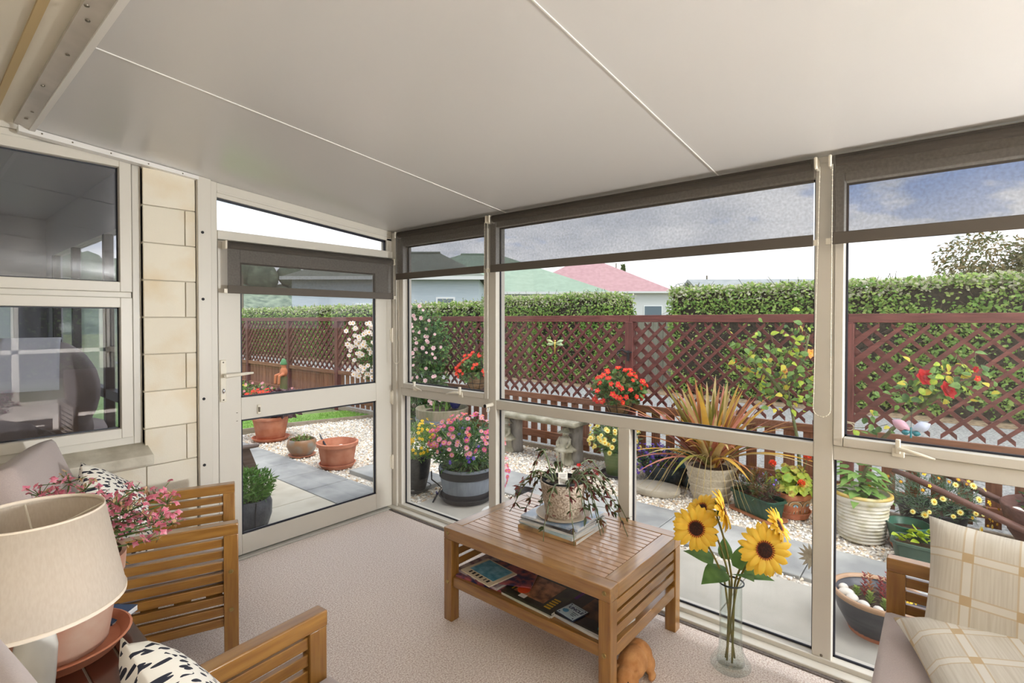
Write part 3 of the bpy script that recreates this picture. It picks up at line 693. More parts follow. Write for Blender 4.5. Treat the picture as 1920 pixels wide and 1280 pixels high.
# ---- small terracotta puppy asleep under the table
PUP = mat('ochre_plaster_puppy', S(176, 118, 64), .75, S(204, 150, 96), scale=26, detail=4, bump=.25, bscale=90)
pp = thing('puppy_figurine', 'ochre plaster puppy figurine on the carpet beside the table leg', 'figurine', (1.90, .955, 0), math.radians(188))
pp.scale = (1.15, 1.15, 1.15)
m = MB(); m.ell((0, 0, .055), (.075, .05, .052), 14, 9); m.ell((-.055, .0, .055), (.045, .055, .052), 12, 8); m.ell((-.055, .045, .028), (.035, .018, .028), 10, 6); m.ell((-.055, -.045, .028), (.035, .018, .028), 10, 6)
m.ell((-.025, .062, .012), (.026, .013, .012), 10, 6); m.ell((-.025, -.062, .012), (.026, .013, .012), 10, 6)
m.ell((.075, .0, .045), (.04, .036, .036), 12, 8); m.ell((.108, .0, .032), (.022, .022, .02), 10, 6); m.ell((.085, .034, .012), (.035, .013, .012), 10, 6); m.ell((.085, -.034, .012), (.035, .013, .012), 10, 6)
m.ell((.062, .036, .048), (.012, .008, .026), 8, 6); m.ell((.062, -.036, .048), (.012, .008, .026), 8, 6); m.tube([(-.09, .0, .03), (-.11, .02, .014), (-.1, .045, .01)], [.011, .009, .006], 8)
part(m, 'body', PUP, pp, True, mod=remesh(.0045, 3))
for sy in (-1, 1): part(MB().ell((.103, sy * .018, .052), (.004, .004, .004), 8, 5), 'eye', DARKHOLE, pp)
part(MB().ell((.129, 0, .034), (.004, .006, .004), 8, 5), 'nose', DARKHOLE, pp)

# ================================================================== VASE AND SUNFLOWERS
VG = glassmat('bottle_green_glass', (.965, .99, .98, 1), 1.5)
vx, vy = 2.225, .672
va = thing('glass_vase', 'tall clear glass vase with a flared foot on the carpet', 'vase', (vx, vy, 0))
part(MB().lathe([(0, .001), (.072, .001), (.080, .010), (.078, .022), (.060, .048), (.048, .075), (.045, .12), (.044, .34), (.047, .352), (.050, .356), (.0475, .358), (.042, .345), (.0415, .12), (.044, .075), (.052, .045), (.055, .022), (.0, .018)], 36), 'glass_body', VG, va, True)
part(MB().lathe([(.0485, .352), (.052, .3545), (.0525, .358), (.0495, .3605), (.047, .357), (.0485, .352)], 36), 'rim', mat('dark_glass_rim', S(52, 60, 62), .15), va, True)
PET = mat('sunflower_petal', S(254, 220, 84), .5, S(250, 196, 54), scale=14, detail=2, translucent=.3)
DISC = mat('sunflower_disc', S(36, 20, 16), .9, S(70, 36, 22), scale=160, bump=.6, bscale=220)
RUST = mat('sunflower_floret', S(150, 60, 24), .8)
SLEAF = leafmat('sunflower_leaf', S(82, 118, 60), S(106, 142, 76), 20)
SSTEM = mat('sunflower_stem', S(136, 118, 50), .6, S(110, 112, 52), scale=20)
pm = MB()
def petal(mb):
    n = 6; vs = []; fs = []
    for i in range(n + 1):
        t = i / n; w = .0118 * min(1, .45 + 1.6 * t) * math.sqrt(max(.02, 1 - (max(0, t - .62) / .38) ** 2))
        z = .004 * math.sin(PI * t) - .012 * t * t
        vs += [(.0 + .062 * t, -w, z - .0025), (.062 * t, 0, z + .001), (.062 * t, w, z - .0025)]
    for i in range(n):
        for j in range(2): a = i * 3 + j; fs.append((a, a + 1, a + 4, a + 3))
    return mb.add(vs, fs)
petal_me = petal(MB()).mesh('petal'); finish(petal_me, PET, [0] * 12, True)
rs = random.Random(21)
def sunflower(label, head, face, size, leaves, foot):
    t = thing('sunflower', label, 'sunflower', (vx, vy, 0), group='sunflowers in the glass vase')
    size *= 1.2
    hd = V(head) - V((vx, vy, 0)); fn = V(face).normalized()
    back = hd - fn * .03
    f0 = V((foot[0], foot[1], .03)); neck = V((foot[0] * -.5 + hd.x * .10, foot[1] * -.5 + hd.y * .10, .34))
    pts = []
    for i in range(9):
        q = i / 8; pts.append(f0.lerp(neck, q))
    for i in range(1, 9):
        q = i / 8; a = neck.lerp(neck + (neck - f0) * .35, q); pts.append(a.lerp(back, q * q))
    part(MB().tube(pts, .0042, 7), 'stem', SSTEM, t, True)
    h = part(MB().lathe([(0, .008), (.012, .009), (.024, .006), (.027, 0), (.02, -.012), (0, -.016)], 20), 'flower_head', DISC, t, True, loc=hd)
    h.rotation_mode = 'QUATERNION'; h.rotation_quaternion = V((0, 0, 1)).rotation_difference(fn); h.scale = (size,) * 3
    for ring, n, tilt, sc in ((0, 17, -.05, 1.0), (1, 14, -.28, .88)):
        for i in range(n):
            a = 2 * PI * (i + .5 * ring) / n + rs.gauss(0, .05); o = bpy.data.objects.new('petal', petal_me); COL.objects.link(o); o.parent = h
            o.location = (.020 * math.cos(a), .020 * math.sin(a), .001 + ring * .002); o.rotation_euler = Euler((rs.gauss(0, .15), tilt + rs.gauss(0, .10), a), 'XYZ'); o.scale = (sc * rs.uniform(.9, 1.08),) * 3
    fm = MB()
    for i in range(26):
        a = 2 * PI * i / 26; fm.leaf((.021 * math.cos(a), .021 * math.sin(a), .006), (math.cos(a), math.sin(a), .5), (0, 0, 1), .012, .005, 0, 2)
    part(fm, 'floret_ring', RUST, h, True)
    cm = MB()
    for i in range(11): a = 2 * PI * i / 11; cm.leaf((.012 * math.cos(a), .012 * math.sin(a), -.014), (math.cos(a), math.sin(a), .1), (0, 0, -1), .034, .016, -.2, 3)
    cm.ell((0, 0, -.010), (.020, .020, .010), 12, 5)
    part(cm, 'calyx', SLEAF, h, True)
    for (p, d, L, W) in leaves: part(MB().leaf((0, 0, 0), d, (-.3, -.3, 1), L, W, .28, 6, shape=.62, fold=.12), 'leaf', SLEAF, t, True, loc=V(p) - V((vx, vy, 0)))
sunflower('large sunflower facing the room on the left of the vase', (2.17, .80, .565), (-.80, -.42, .22), 1.0, [((2.21, .74, .43), (-.25, .55, .28), .12, .075), ((2.21, .70, .40), (-.75, .20, .06), .13, .10)], (.02, -.01))
sunflower('sunflower seen from behind at the top of the bunch', (2.24, .715, .645), (.25, -.86, .28), .92, [((2.235, .70, .44), (.35, .1, .5), .10, .06)], (-.015, .01))
sunflower('large sunflower facing the room on the right of the vase', (2.165, .53, .552), (-.70, -.50, .28), 1.02, [((2.21, .64, .40), (-.35, -.35, .30), .12, .085), ((2.22, .62, .41), (.1, -.6, .12), .11, .06)], (.0, .02))
sunflower('small sunflower tucked behind the right hand one', (2.245, .498, .632), (.1, -.85, .45), .74, [((2.23, .65, .42), (.2, -.2, .7), .12, .07)], (-.02, -.012))
sunflower('sunflower half hidden behind the left hand one', (2.245, .80, .625), (-.62, .30, .60), .80, [((2.24, .70, .38), (.2, .4, .1), .10, .05)], (.012, .018))

# ================================================================== SLATTED ARMCHAIRS
def pillow(w, h, t, n=16, pinch=.07):
    m = MB(); vs = []; fs = []
    for sgn in (1, -1):
        for i in range(n + 1):
            for j in range(n + 1):
                u = 2 * i / n - 1; v = 2 * j / n - 1
                e = (max(0, (1 - u ** 4)) * max(0, (1 - v ** 4))) ** .5
                k = 1 - pinch * (1 - v * v) ; k2 = 1 - pinch * (1 - u * u)
                vs.append((u * w / 2 * k, v * h / 2 * k2, sgn * (t / 2 * e + .002)))
    N1 = (n + 1) ** 2
    for i in range(n):
        for j in range(n):
            a = i * (n + 1) + j; q = (a, a + n + 1, a + n + 2, a + 1); fs.append(q); fs.append(tuple(N1 + x for x in q[::-1]))
    for i in range(n):
        for (a, b) in ((i, i + 1), ):
            e1 = (a * (n + 1), b * (n + 1)); fs.append((e1[0], e1[1], e1[1] + N1, e1[0] + N1)[::-1]); e2 = (a * (n + 1) + n, b * (n + 1) + n); fs.append((e2[0], e2[1], e2[1] + N1, e2[0] + N1))
            fs.append((a, b, b + N1, a + N1)); e3 = n * (n + 1); fs.append((e3 + a, e3 + b, e3 + b + N1, e3 + a + N1)[::-1])
    return m.add(vs, fs)
def boxcushion(w, d, t):
    m = MB(); n = 12; vs = []; fs = []
    for k, z in ((0, 0), (1, .12), (2, .5), (3, .88), (4, 1)):
        ins = {0: .022, 1: .004, 2: 0, 3: .004, 4: .022}[k]
        for i in range(n + 1):
            for j in range(n + 1):
                u = 2 * i / n - 1; v = 2 * j / n - 1
                if k in (0, 4) or abs(u) == 1 or abs(v) == 1: pass
                crown = (.012 if k == 4 else 0) * (1 - u ** 4) * (1 - v ** 4)
                vs.append((u * (w / 2 - ins), v * (d / 2 - ins), z * t + crown))
    L = (n + 1) ** 2; ix = lambda k, i, j: k * L + i * (n + 1) + j
    for i in range(n):
        for j in range(n): fs.append((ix(4, i, j), ix(4, i + 1, j), ix(4, i + 1, j + 1), ix(4, i, j + 1))); fs.append((ix(0, i, j), ix(0, i, j + 1), ix(0, i + 1, j + 1), ix(0, i + 1, j)))
    for k in range(4):
        for i in range(n):
            fs.append((ix(k, i, 0), ix(k, i + 1, 0), ix(k + 1, i + 1, 0), ix(k + 1, i, 0))); fs.append((ix(k, i + 1, n), ix(k, i, n), ix(k + 1, i, n), ix(k + 1, i + 1, n)))
            fs.append((ix(k, 0, i + 1), ix(k, 0, i), ix(k + 1, 0, i), ix(k + 1, 0, i + 1))); fs.append((ix(k, n, i), ix(k, n, i + 1), ix(k + 1, n, i + 1), ix(k + 1, n, i)))
    r = MB(); r.v = vs; r.f = fs; r.m = [0] * len(fs); return r
def slat_seat(name, label, cat, loc, rot, wid, dep=.74, group='slatted hardwood seats'):
    t = thing(name, label, cat, loc, rot, group)
    hw = wid / 2; f = 0.0; bk = -dep; AH = .60
    for s_ in (-1, 1):
        y = s_ * (hw - .02)
        part(B(f - .055, f, y - .02, y + .02, 0, AH - .047), 'front_leg', OAK['z'], t, bevel=.003)
        part(B(bk, bk + .055, y - .02, y + .02, 0, AH - .047), 'rear_leg', OAK['z'], t, bevel=.003)
        part(B(bk - .02, f, y - .024, y + .024, AH - .047, AH), 'arm_rail', OAK['x'], t, bevel=.004)
        sl_ = part(B(bk + .054, f - .054, -.010, .010, 0, .034), 'arm_slat', OAK['x'], t, bevel=.002, loc=(0, y, .505))
        for z in (.457, .409, .361, .313, .265, .217, .169): again(sl_, t, (0, y, z))
        for z in (.40, .24):
            part(MB().lathe([(0, .003), (.004, .003), (.0045, .0045), (.008, .004), (.009, .002), (.009, 0)], 12), 'bolt', BRASS, t, loc=(f - .028, y + s_ * .02, z), rot=(-s_ * PI / 2, 0, 0))
    part(B(f - .05, f - .025, -hw + .041, hw - .041, .225, .285), 'front_seat_rail', OAK['y'], t, bevel=.003)
    part(B(bk + .03, bk + .055, -hw + .041, hw - .041, .225, .285), 'rear_seat_rail', OAK['y'], t, bevel=.003)
    for i in range(6): x = bk + .09 + i * (dep - .18) / 5; part(B(x - .03, x + .03, -hw + .041, hw - .041, .287, .302), 'seat_slat', OAK['y'], t, bevel=.002)
    part(boxcushion(dep - .10, wid - .09, .115), 'seat_cushion', TAUPE, t, True, loc=(f - .05 - (dep - .10) / 2 + .055, 0, .3025))
    # reclining back
    tilt = math.radians(20); c_, s2 = math.cos(tilt), math.sin(tilt)
    def bp_(u, v, w): return (bk + .11 - v * s2 + w * c_, u, .31 + v * c_ + w * s2)
    for u in (-hw + .07, hw - .07): part(MB().bar(bp_(u, 0, 0), bp_(u, .50, 0), .03, .04, up=(1, 0, 0)), 'back_post', OAK['z'], t, bevel=.003)
    for v in (.06, .17, .28, .39): part(MB().bar(bp_(-hw + .07, v, 0), bp_(hw - .07, v, 0), .016, .05, up=(-s2, 0, c_)), 'back_slat', OAK['y'], t, bevel=.002)
    part(MB().bar(bp_(-hw + .055, .52, 0), bp_(hw - .055, .52, 0), .03, .045, up=(-s2, 0, c_)), 'top_rail', OAK['y'], t, bevel=.004)
    bc = boxcushion(.46, wid - .10, .11)
    o = part(bc, 'back_cushion', TAUPE, t, True); o.location = bp_(0, .375, .022); o.rotation_euler = Euler((0, PI / 2 + tilt, 0)) ; o.rotation_euler = Matrix(((-s2, 0, c_), (0, 1, 0), (c_, 0, s2))).to_euler()
    return t
r1 = math.radians(-20.5)
slat_seat('armchair', 'slatted hardwood armchair turned beside the garden door', 'armchair', (1.021, 2.565, 0), r1, .64)
slat_seat('armchair', 'nearest slatted hardwood armchair with its arm at the bottom of the view', 'armchair', (.825, 1.085, 0), math.radians(4.5), .68)
slat_seat('sofa', 'slatted hardwood sofa under the checked cushions by the window', 'sofa', (1.70, .15, 0), PI / 2, 1.22)

# cushions: one printed with ink strokes (twice), two with a woven check
def dash_mat():
    m = bpy.data.materials.new('ink_stroke_fabric'); m.use_nodes = True; nt = m.node_tree; N = nt.nodes.new; L = nt.links.new
    b = nt.nodes['Principled BSDF']; b.inputs['Roughness'].default_value = .9
    tc = N('ShaderNodeTexCoord'); prev = None
    for k, (rot, sc, off) in enumerate(((.5, (26, 70, 1), 0), (1.0, (24, 66, 1), 3.3))):
        mp = N('ShaderNodeMapping'); mp.inputs['Rotation'].default_value = (0, 0, rot); mp.inputs['Scale'].default_value = sc; mp.inputs['Location'].default_value = (off, off, 0)
        L(tc.outputs['Object'], mp.inputs[0]); vo = N('ShaderNodeTexVoronoi'); vo.inputs['Scale'].default_value = 1.0; vo.voronoi_dimensions = '2D'; L(mp.outputs[0], vo.inputs['Vector'])
        th = N('ShaderNodeMath'); th.operation = 'LESS_THAN'; L(vo.outputs['Distance'], th.inputs[0]); th.inputs[1].default_value = .30
        no = N('ShaderNodeTexNoise'); no.inputs['Scale'].default_value = 9; L(tc.outputs['Object'], no.inputs['Vector'])
        gt = N('ShaderNodeMath'); gt.operation = 'GREATER_THAN' if k == 0 else 'LESS_THAN'; L(no.outputs[0], gt.inputs[0]); gt.inputs[1].default_value = .5
        mu = N('ShaderNodeMath'); mu.operation = 'MULTIPLY'; L(th.outputs[0], mu.inputs[0]); L(gt.outputs[0], mu.inputs[1])
        if prev: mxn = N('ShaderNodeMath'); mxn.operation = 'MAXIMUM'; L(prev, mxn.inputs[0]); L(mu.outputs[0], mxn.inputs[1]); prev = mxn.outputs[0]
        else: prev = mu.outputs[0]
    mx = N('ShaderNodeMix'); mx.data_type = 'RGBA'; L(prev, mx.inputs[0]); mx.inputs[6].default_value = S(232, 228, 218); mx.inputs[7].default_value = S(36, 38, 52); L(mx.outputs[2], b.inputs['Base Color'])
    return m
def check_mat():
    m = bpy.data.materials.new('woven_check_fabric'); m.use_nodes = True; nt = m.node_tree; N = nt.nodes.new; L = nt.links.new
    b = nt.nodes['Principled BSDF']; b.inputs['Roughness'].default_value = .9
    tc = N('ShaderNodeTexCoord'); sx = N('ShaderNodeSeparateXYZ'); L(tc.outputs['Object'], sx.inputs[0])
    def band(sock, period, off, w):
        a = N('ShaderNodeMath'); a.operation = 'MULTIPLY_ADD'; L(sock, a.inputs[0]); a.inputs[1].default_value = 1 / period; a.inputs[2].default_value = off
        f = N('ShaderNodeMath'); f.operation = 'FRACT'; L(a.outputs[0], f.inputs[0])
        l = N('ShaderNodeMath'); l.operation = 'LESS_THAN'; L(f.outputs[0], l.inputs[0]); l.inputs[1].default_value = w; return l.outputs[0]
    def op(o, a, b2):
        q = N('ShaderNodeMath'); q.operation = o; L(a, q.inputs[0]); L(b2, q.inputs[1]); return q.outputs[0]
    X, Y = sx.outputs[0], sx.outputs[1]
    P_ = .125
    wx, wy = band(X, P_, 5.3, .22), band(Y, P_, 5.3, .22)
    ex, ey = op('MAXIMUM', band(X, P_, 5.3, .035), band(X, P_, 5.3 - .19, .035)), op('MAXIMUM', band(Y, P_, 5.3, .035), band(Y, P_, 5.3 - .19, .035))
    ed = op('MAXIMUM', ex, ey); cr = op('MULTIPLY', wx, wy); wd = op('MAXIMUM', wx, wy)
    n = N('ShaderNodeTexNoise'); n.inputs['Scale'].default_value = 3; n.inputs['Detail'].default_value = 5; mp = N('ShaderNodeMapping'); mp.inputs['Scale'].default_value = (2, 60, 1); L(tc.outputs['Object'], mp.inputs[0]); L(mp.outputs[0], n.inputs['Vector'])
    base = N('ShaderNodeValToRGB'); L(n.outputs[0], base.inputs[0]); base.color_ramp.elements[0].position = .35; base.color_ramp.elements[0].color = S(204, 196, 182); base.color_ramp.elements[1].position = .65; base.color_ramp.elements[1].color = S(218, 212, 200)
    def mix(f, a, c2):
        q = N('ShaderNodeMix'); q.data_type = 'RGBA'; L(f, q.inputs[0]); L(a, q.inputs[6]); q.inputs[7].default_value = c2; return q.outputs[2]
    c1 = mix(wd, base.outputs[0], S(224, 219, 209)); c2 = mix(ed, c1, S(206, 190, 164)); c3 = mix(cr, c2, S(200, 176, 140)); L(c3, b.inputs['Base Color'])
    bp = N('ShaderNodeBump'); bp.inputs['Strength'].default_value = .15; bp.inputs['Distance'].default_value = .004; L(n.outputs[0], bp.inputs['Height']); L(bp.outputs[0], b.inputs['Normal'])
    return m
DASH = dash_mat(); CHECK = check_mat()
def cushion(label, m, w, t, loc, nrm, roll, group, h=None):
    o = part(pillow(w, h or w, t), 'cushion', m, None, True)
    q = V((0, 0, 1)).rotation_difference(V(nrm).normalized())
    o.rotation_mode = 'QUATERNION'; o.rotation_quaternion = q @ Euler((0, 0, roll)).to_quaternion(); o.location = loc
    return tag(o, label, 'cushion', group)
cushion('ink-stroke print cushion leaning in the armchair by the door', DASH, .40, .13, (.60, 2.73, .60), (.80, -.52, .42), .35, 'ink stroke print cushions')
cushion('ink-stroke print cushion in the nearest armchair', DASH, .40, .13, (.405, 1.16, .575), (.85, -.10, .50), .30, 'ink stroke print cushions')
cushion('upright checked linen cushion leaning on the sofa arm', CHECK, .42, .13, (2.11, -.165, .60), (-.90, .10, .40), -.12, 'checked linen cushions')
cushion('checked linen cushion lying flat on the sofa seat', CHECK, .46, .11, (1.93, -.17, .487), (-.12, .10, .98), .30, 'checked linen cushions')
# ================================================================== SIDE TABLE, LAMP, KALANCHOE
MAHOG = wood('dark_mahogany', S(58, 28, 20), S(92, 46, 30), 'x', rough=.25, coat=.4)
sd = thing('side_table', 'dark glossy slatted side table under the lamp and flower pot', 'side table', (.20, 1.80, 0))
for i in range(7): part(B(-.27 + i * .0775, -.27 + i * .0775 + .072, -.32, .32, .478, .50), 'top_slat', MAHOG, sd, bevel=.003)
for y in (-.30, .26): part(B(-.27, .27, y, y + .04, .42, .477), 'apron', MAHOG, sd, bevel=.003)
for x in (-.27, .23):
    for y in (-.30, .26): part(B(x, x + .04, y, y + .04, 0, .42), 'leg', MAHOG, sd, bevel=.003)
magazine('small blue book at the edge of the side table', (.405, 2.04, .5005), math.radians(40), .11, .15, .018, mat('blue_book_cover', S(44, 78, 120), .5), None, name='book', cat='book')
lp = thing('table_lamp', 'table lamp with a cream linen drum shade on the side table', 'table lamp', (.195, 1.60, .5005))
part(MB().lathe([(0, 0), (.075, 0), (.078, .012), (.05, .03), (.03, .06), (.036, .12), (.040, .19), (.030, .25), (.022, .29), (.016, .30), (0, .30)], 28), 'base', mat('white_ceramic', S(226, 224, 216), .2, S(206, 202, 190), scale=6), lp, True)
part(MB().tube([(0, 0, .30), (0, 0, .37)], .010, 10), 'bulb_holder', WHITEPL, lp)
part(MB().ell((0, 0, .41), (.028, .028, .04), 14, 9), 'bulb', mat('frosted_bulb', S(240, 238, 230), .3), lp, True)
LINEN = mat('cream_linen_shade', S(224, 212, 197), .9, S(218, 205, 189), scale=4, detail=2, stretch=(60, 60, 14), translucent=.35, bump=.05, bscale=200)
shp = MB().lathe([(.170, .290), (.130, .505), (.127, .505), (.167, .290), (.170, .290)], 48)
sh = part(shp, 'lamp_shade', LINEN, lp, True)
part(MB().lathe([(.1705, .288), (.1712, .297), (.168, .297), (.1675, .288), (.1705, .288)], 48), 'shade_binding', mat('cream_binding', S(228, 214, 196), .8), sh, True)
part(MB().lathe([(.1305, .499), (.130, .508), (.127, .508), (.127, .499), (.1305, .499)], 48), 'shade_binding', mat('cream_binding', S(226, 208, 184), .8), sh, True)
part(MB().tube([(-.127, 0, .495), (0, 0, .45), (.127, 0, .495)], .002, 6).tube([(0, -.127, .495), (0, 0, .45), (0, .127, .495)], .002, 6), 'shade_spider', WHITEPL, sh)
PX, PY = .285, 1.93
solo(MB().lathe([(0, 0), (.140, 0), (.164, .03), (.170, .034), (.164, .036), (.140, .012), (0, .012)], 36), 'plant_saucer', TERRA, 'wide terracotta saucer on the side table', 'saucer', (PX, PY, .5005))
kp = thing('potted_kalanchoe', 'pink kalanchoe in a large weathered terracotta pot behind the lamp', 'potted plant', (PX, PY, .5135))
OLDT = mat('weathered_terracotta', S(168, 104, 78), .85, S(190, 160, 140), scale=5, detail=6, bump=.1)
part(MB().lathe([(0, 0), (.108, 0), (.113, .006), (.142, .19), (.142, .195), (.154, .197), (.158, .25), (.146, .25), (.138, .20), (0, .19)], 36), 'pot', OLDT, kp)
part(MB().lathe([(0, .225), (.14, .215)], 24), 'soil', SOIL, kp)
rk = random.Random(8)
KL = leafmat('kalanchoe_leaf', S(34, 66, 38), S(56, 92, 50), 14)
for i in range(26):
    a = rk.uniform(0, 2 * PI) if i < 14 else rk.uniform(-1.4, .6); e = rk.uniform(-.05, .5)
    part(MB().leaf((0, 0, 0), (math.cos(a), math.sin(a), e), (0, 0, 1), rk.uniform(.07, .115), rk.uniform(.05, .075), .5, 5, shape=.7, fold=.15), 'leaf', KL, kp, True, loc=(.05 * math.cos(a), .05 * math.sin(a), .24 + rk.uniform(0, .06)))
KPINK = mat('kalanchoe_pink', S(238, 120, 154), .55, S(250, 190, 204), scale=60, translucent=.3)
KDRY = mat('faded_floret', S(186, 150, 110), .8, S(206, 176, 140), scale=40)
KST = mat('kalanchoe_stalk', S(96, 120, 66), .6)
fm = MB()
for lay, sc, zz in ((0, 1, 0), (1, .6, .003)):
    for i in range(4):
        a = i * PI / 2 + lay * PI / 4; fm.leaf((0, 0, zz), (math.cos(a), math.sin(a), .25), (0, 0, 1), .0125 * sc, .010 * sc, .3, 3)
fl_me = fm.mesh('blossom'); finish(fl_me, KPINK, fm.m, True)
dry = MB(); stk = MB(); kn = 0
clusters = [(.014, .992), (.079, .978), (.107, .942), (.164, .942), (.236, .985), (.315, .942), (.322, .905), (.222, .928), (.186, .914), (.172, .878), (.243, .892), (.15, .864), (.207, .871), (.286, .892), (.157, .835), (.236, .821), (-.014, .945), (.12, .89), (-.08, .95), (.05, .93), (.20, .95), (.13, .915), (.265, .945), (.30, .865)]
for (l, z) in clusters:
    dd = rk.uniform(-.06, .06); c_ = V((.643 * l + .766 * dd, -.766 * l + .643 * dd, z - .5135))
    stk.tube([V((c_.x * .15, c_.y * .15, .23)), V((c_.x * .5, c_.y * .5, .23 + (c_.z - .23) * .65)), c_ - V((0, 0, .012))], [.0035, .0028, .002], 6)
    for _ in range(15):
        q = V((rk.gauss(0, .022), rk.gauss(0, .022), rk.gauss(0, .014))); p = c_ + q
        stk.tube([c_ - V((0, 0, .012)), p], .0011, 4)
        if rk.random() < .72:
            o = bpy.data.objects.new('blossom', fl_me); COL.objects.link(o); o.parent = kp; o.location = p
            o.rotation_euler = (rk.gauss(.35, .5), rk.gauss(-.3, .5), rk.uniform(0, 6)); o.scale = (rk.uniform(.75, 1.0),) * 3
        else:
            for k in range(4): dry.leaf(p, (rk.gauss(0, 1), rk.gauss(0, 1), rk.gauss(0, 1)), (0, 0, 1), .014, .007, .3, 2)
part(stk, 'flower_stalks', KST, kp, True); part(dry, 'faded_florets', KDRY, kp, True, kind='stuff')
# ================================================================== GARDEN GROUND
CONC = mat('pale_concrete', S(188, 184, 174), .9, S(172, 168, 158), scale=3, detail=7, bump=.15, bscale=140)
GREYP = mat('blue_grey_paver', S(138, 140, 140), .9, S(176, 177, 174), scale=3, detail=6, bump=.15, bscale=120, vary=.06)
CREAMP = mat('cream_paver', S(204, 198, 182), .9, S(188, 180, 162), scale=4, detail=6, bump=.15, bscale=120, vary=.05)
GRBASE = mat('gravel_bed', S(178, 166, 150), .95, S(216, 208, 196), scale=55, detail=4, bump=.8, bscale=60)
gd = thing('ground', 'open ground stretching past the garden and behind the houses', 'ground', kind='structure')
part(B(-120, 160, -90, 190, -.25, -.14), 'earth', mat('far_grass', S(110, 124, 84), .95, S(136, 140, 100), scale=.6, detail=6), gd)
part(B(5.06, 10.9, -9, 24, -.14, -.11), 'gravel_drive', mat('grey_gravel_drive', S(116, 117, 115), .95, S(166, 167, 164), scale=42, detail=5, bump=.6, bscale=50), gd)
part(B(10.2, 13.0, -9, 24, -.14, -.105), 'leaf_litter', mat('leaf_litter', S(112, 92, 70), .95, S(160, 140, 112), scale=16, detail=6, bump=.6), gd)
pv = thing('path', 'concrete and paving slabs around the sunroom', 'path', kind='structure')
for a, b in ((-2.6, .9), (.905, 3.40)): part(B(2.56, 3.40, a, b, -.2, GZ), 'concrete_slab', CONC, pv, bevel=.004)
for a, b in ((-1.25, -.305), (-.30, .645), (.65, 1.605), (1.612, 2.56), (2.566, 3.42)): part(B(3.47, 4.02, a, b, -.2, GZ + .012), 'grey_paver', GREYP, pv, bevel=.006)
y = 3.42
for i in range(7): part(B(2.36, 2.80, y + .004, y + .496, -.2, GZ + .006 + RD.uniform(-.002, .002)), 'grey_paver', GREYP, pv, bevel=.005); y += .5
for r in range(3):
    y = 3.42
    for i in range(4): part(B(2.355 - .6 * (r + 1) + .004, 2.355 - .6 * r, y + .004, y + .796, -.2, GZ + .004), 'cream_paver', CREAMP, pv, bevel=.005); y += .8
part(B(2.90, 3.42, 3.62, 4.06, -.2, GZ + .03), 'stepping_slab', GREYP, pv, bevel=.006)
part(B(2.93, 3.44, 4.10, 4.62, -.2, GZ + .03), 'stepping_slab', GREYP, pv, bevel=.006)
gv = thing('gravel_bed', 'cream and tan pebble bed in front of the lattice fence', 'gravel', kind='stuff')
part(B(2.80, 5.02, 3.405, 7.30, -.2, GZ - .012), 'bed', GRBASE, gv); part(B(3.40, 5.02, -2.5, 3.405, -.2, GZ - .012), 'bed', GRBASE, gv)
def pebbles(x0, x1, y0, y1, n, rng, mb, smin=.008, smax=.018):
    for _ in range(n):
        x, y = rng.uniform(x0, x1), rng.uniform(y0, y1)
        if 2.89 < x < 3.45 and 3.60 < y < 4.63: continue
        if 3.47 < x < 4.02 and y < 3.42: continue
        s_ = rng.uniform(smin, smax); a = rng.uniform(0, PI); ca, sa = math.cos(a), math.sin(a); el = rng.uniform(.6, 1.0); h = s_ * rng.uniform(.45, .8)
        z = GZ - .012 + rng.uniform(-.2, .9) * h
        pts = [(s_, 0, 0), (0, s_ * el, 0), (-s_ * rng.uniform(.8, 1.1), 0, 0), (0, -s_ * el, 0), (s_ * .1, 0, h), (0, s_ * .1, -h)]
        tx, ty = rng.uniform(-.35, .35), rng.uniform(-.35, .35)
        vs = [(x + px * ca - py * sa, y + px * sa + py * ca, z + pz + px * tx + py * ty) for px, py, pz in pts]
        mb.add(vs, [(0, 1, 4), (1, 2, 4), (2, 3, 4), (3, 0, 4), (1, 0, 5), (2, 1, 5), (3, 2, 5), (0, 3, 5)], rng.choice((0, 0, 0, 1, 1, 2, 3)))
rp = random.Random(3); pb = MB()
pebbles(4.02, 5.0, -.9, 3.42, 9000, rp, pb); pebbles(3.40, 3.475, -.9, 3.42, 500, rp, pb); pebbles(2.80, 5.0, 3.40, 7.25, 13000, rp, pb, .010, .021)
part(pb, 'pebbles', [mat('pebble_white', S(240, 237, 229), .8), mat('pebble_cream', S(230, 219, 200), .8), mat('pebble_tan', S(208, 182, 150), .8), mat('pebble_grey', S(190, 185, 178), .8)], gv, False, kind='stuff')
lw = thing('lawn', 'small mown lawn beyond the pebble bed', 'lawn', kind='stuff')
LAWN = mat('mown_lawn', S(96, 140, 52), .95, S(132, 168, 74), scale=14, detail=6, bump=.6, bscale=120)
part(MB().prism([(-3.0, 7.75), (3.57, 7.40), (4.86, 6.98), (4.86, 7.75), (4.15, 8.0), (4.15, 13.5), (-3.0, 13.5)], 'z', -.2, GZ + .02), 'turf', LAWN, lw)
gb = MB(); rg = random.Random(9)
for _ in range(14000):
    y = 7.0 + 5.0 * rg.random() ** 1.6; x = rg.uniform(1.6, 4.85)
    if y < 7.75 - (x + 3) * .053 + (0 if x < 3.57 else -(x - 3.57) * .28) + .03: continue
    if y > 7.75 and x > 4.12: continue
    a = rg.uniform(0, 6.28); gb.leaf((x, y, GZ + .018), (math.cos(a) * .5, math.sin(a) * .5, 1), (math.cos(a + 1.5), math.sin(a + 1.5), .2), rg.uniform(.02, .045), .006, .3, 2, rg.randrange(2))
part(gb, 'grass_blades', [leafmat('grass_a', S(104, 152, 56), S(126, 170, 70)), leafmat('grass_b', S(140, 178, 84), S(110, 150, 60))], lw, False, kind='stuff')
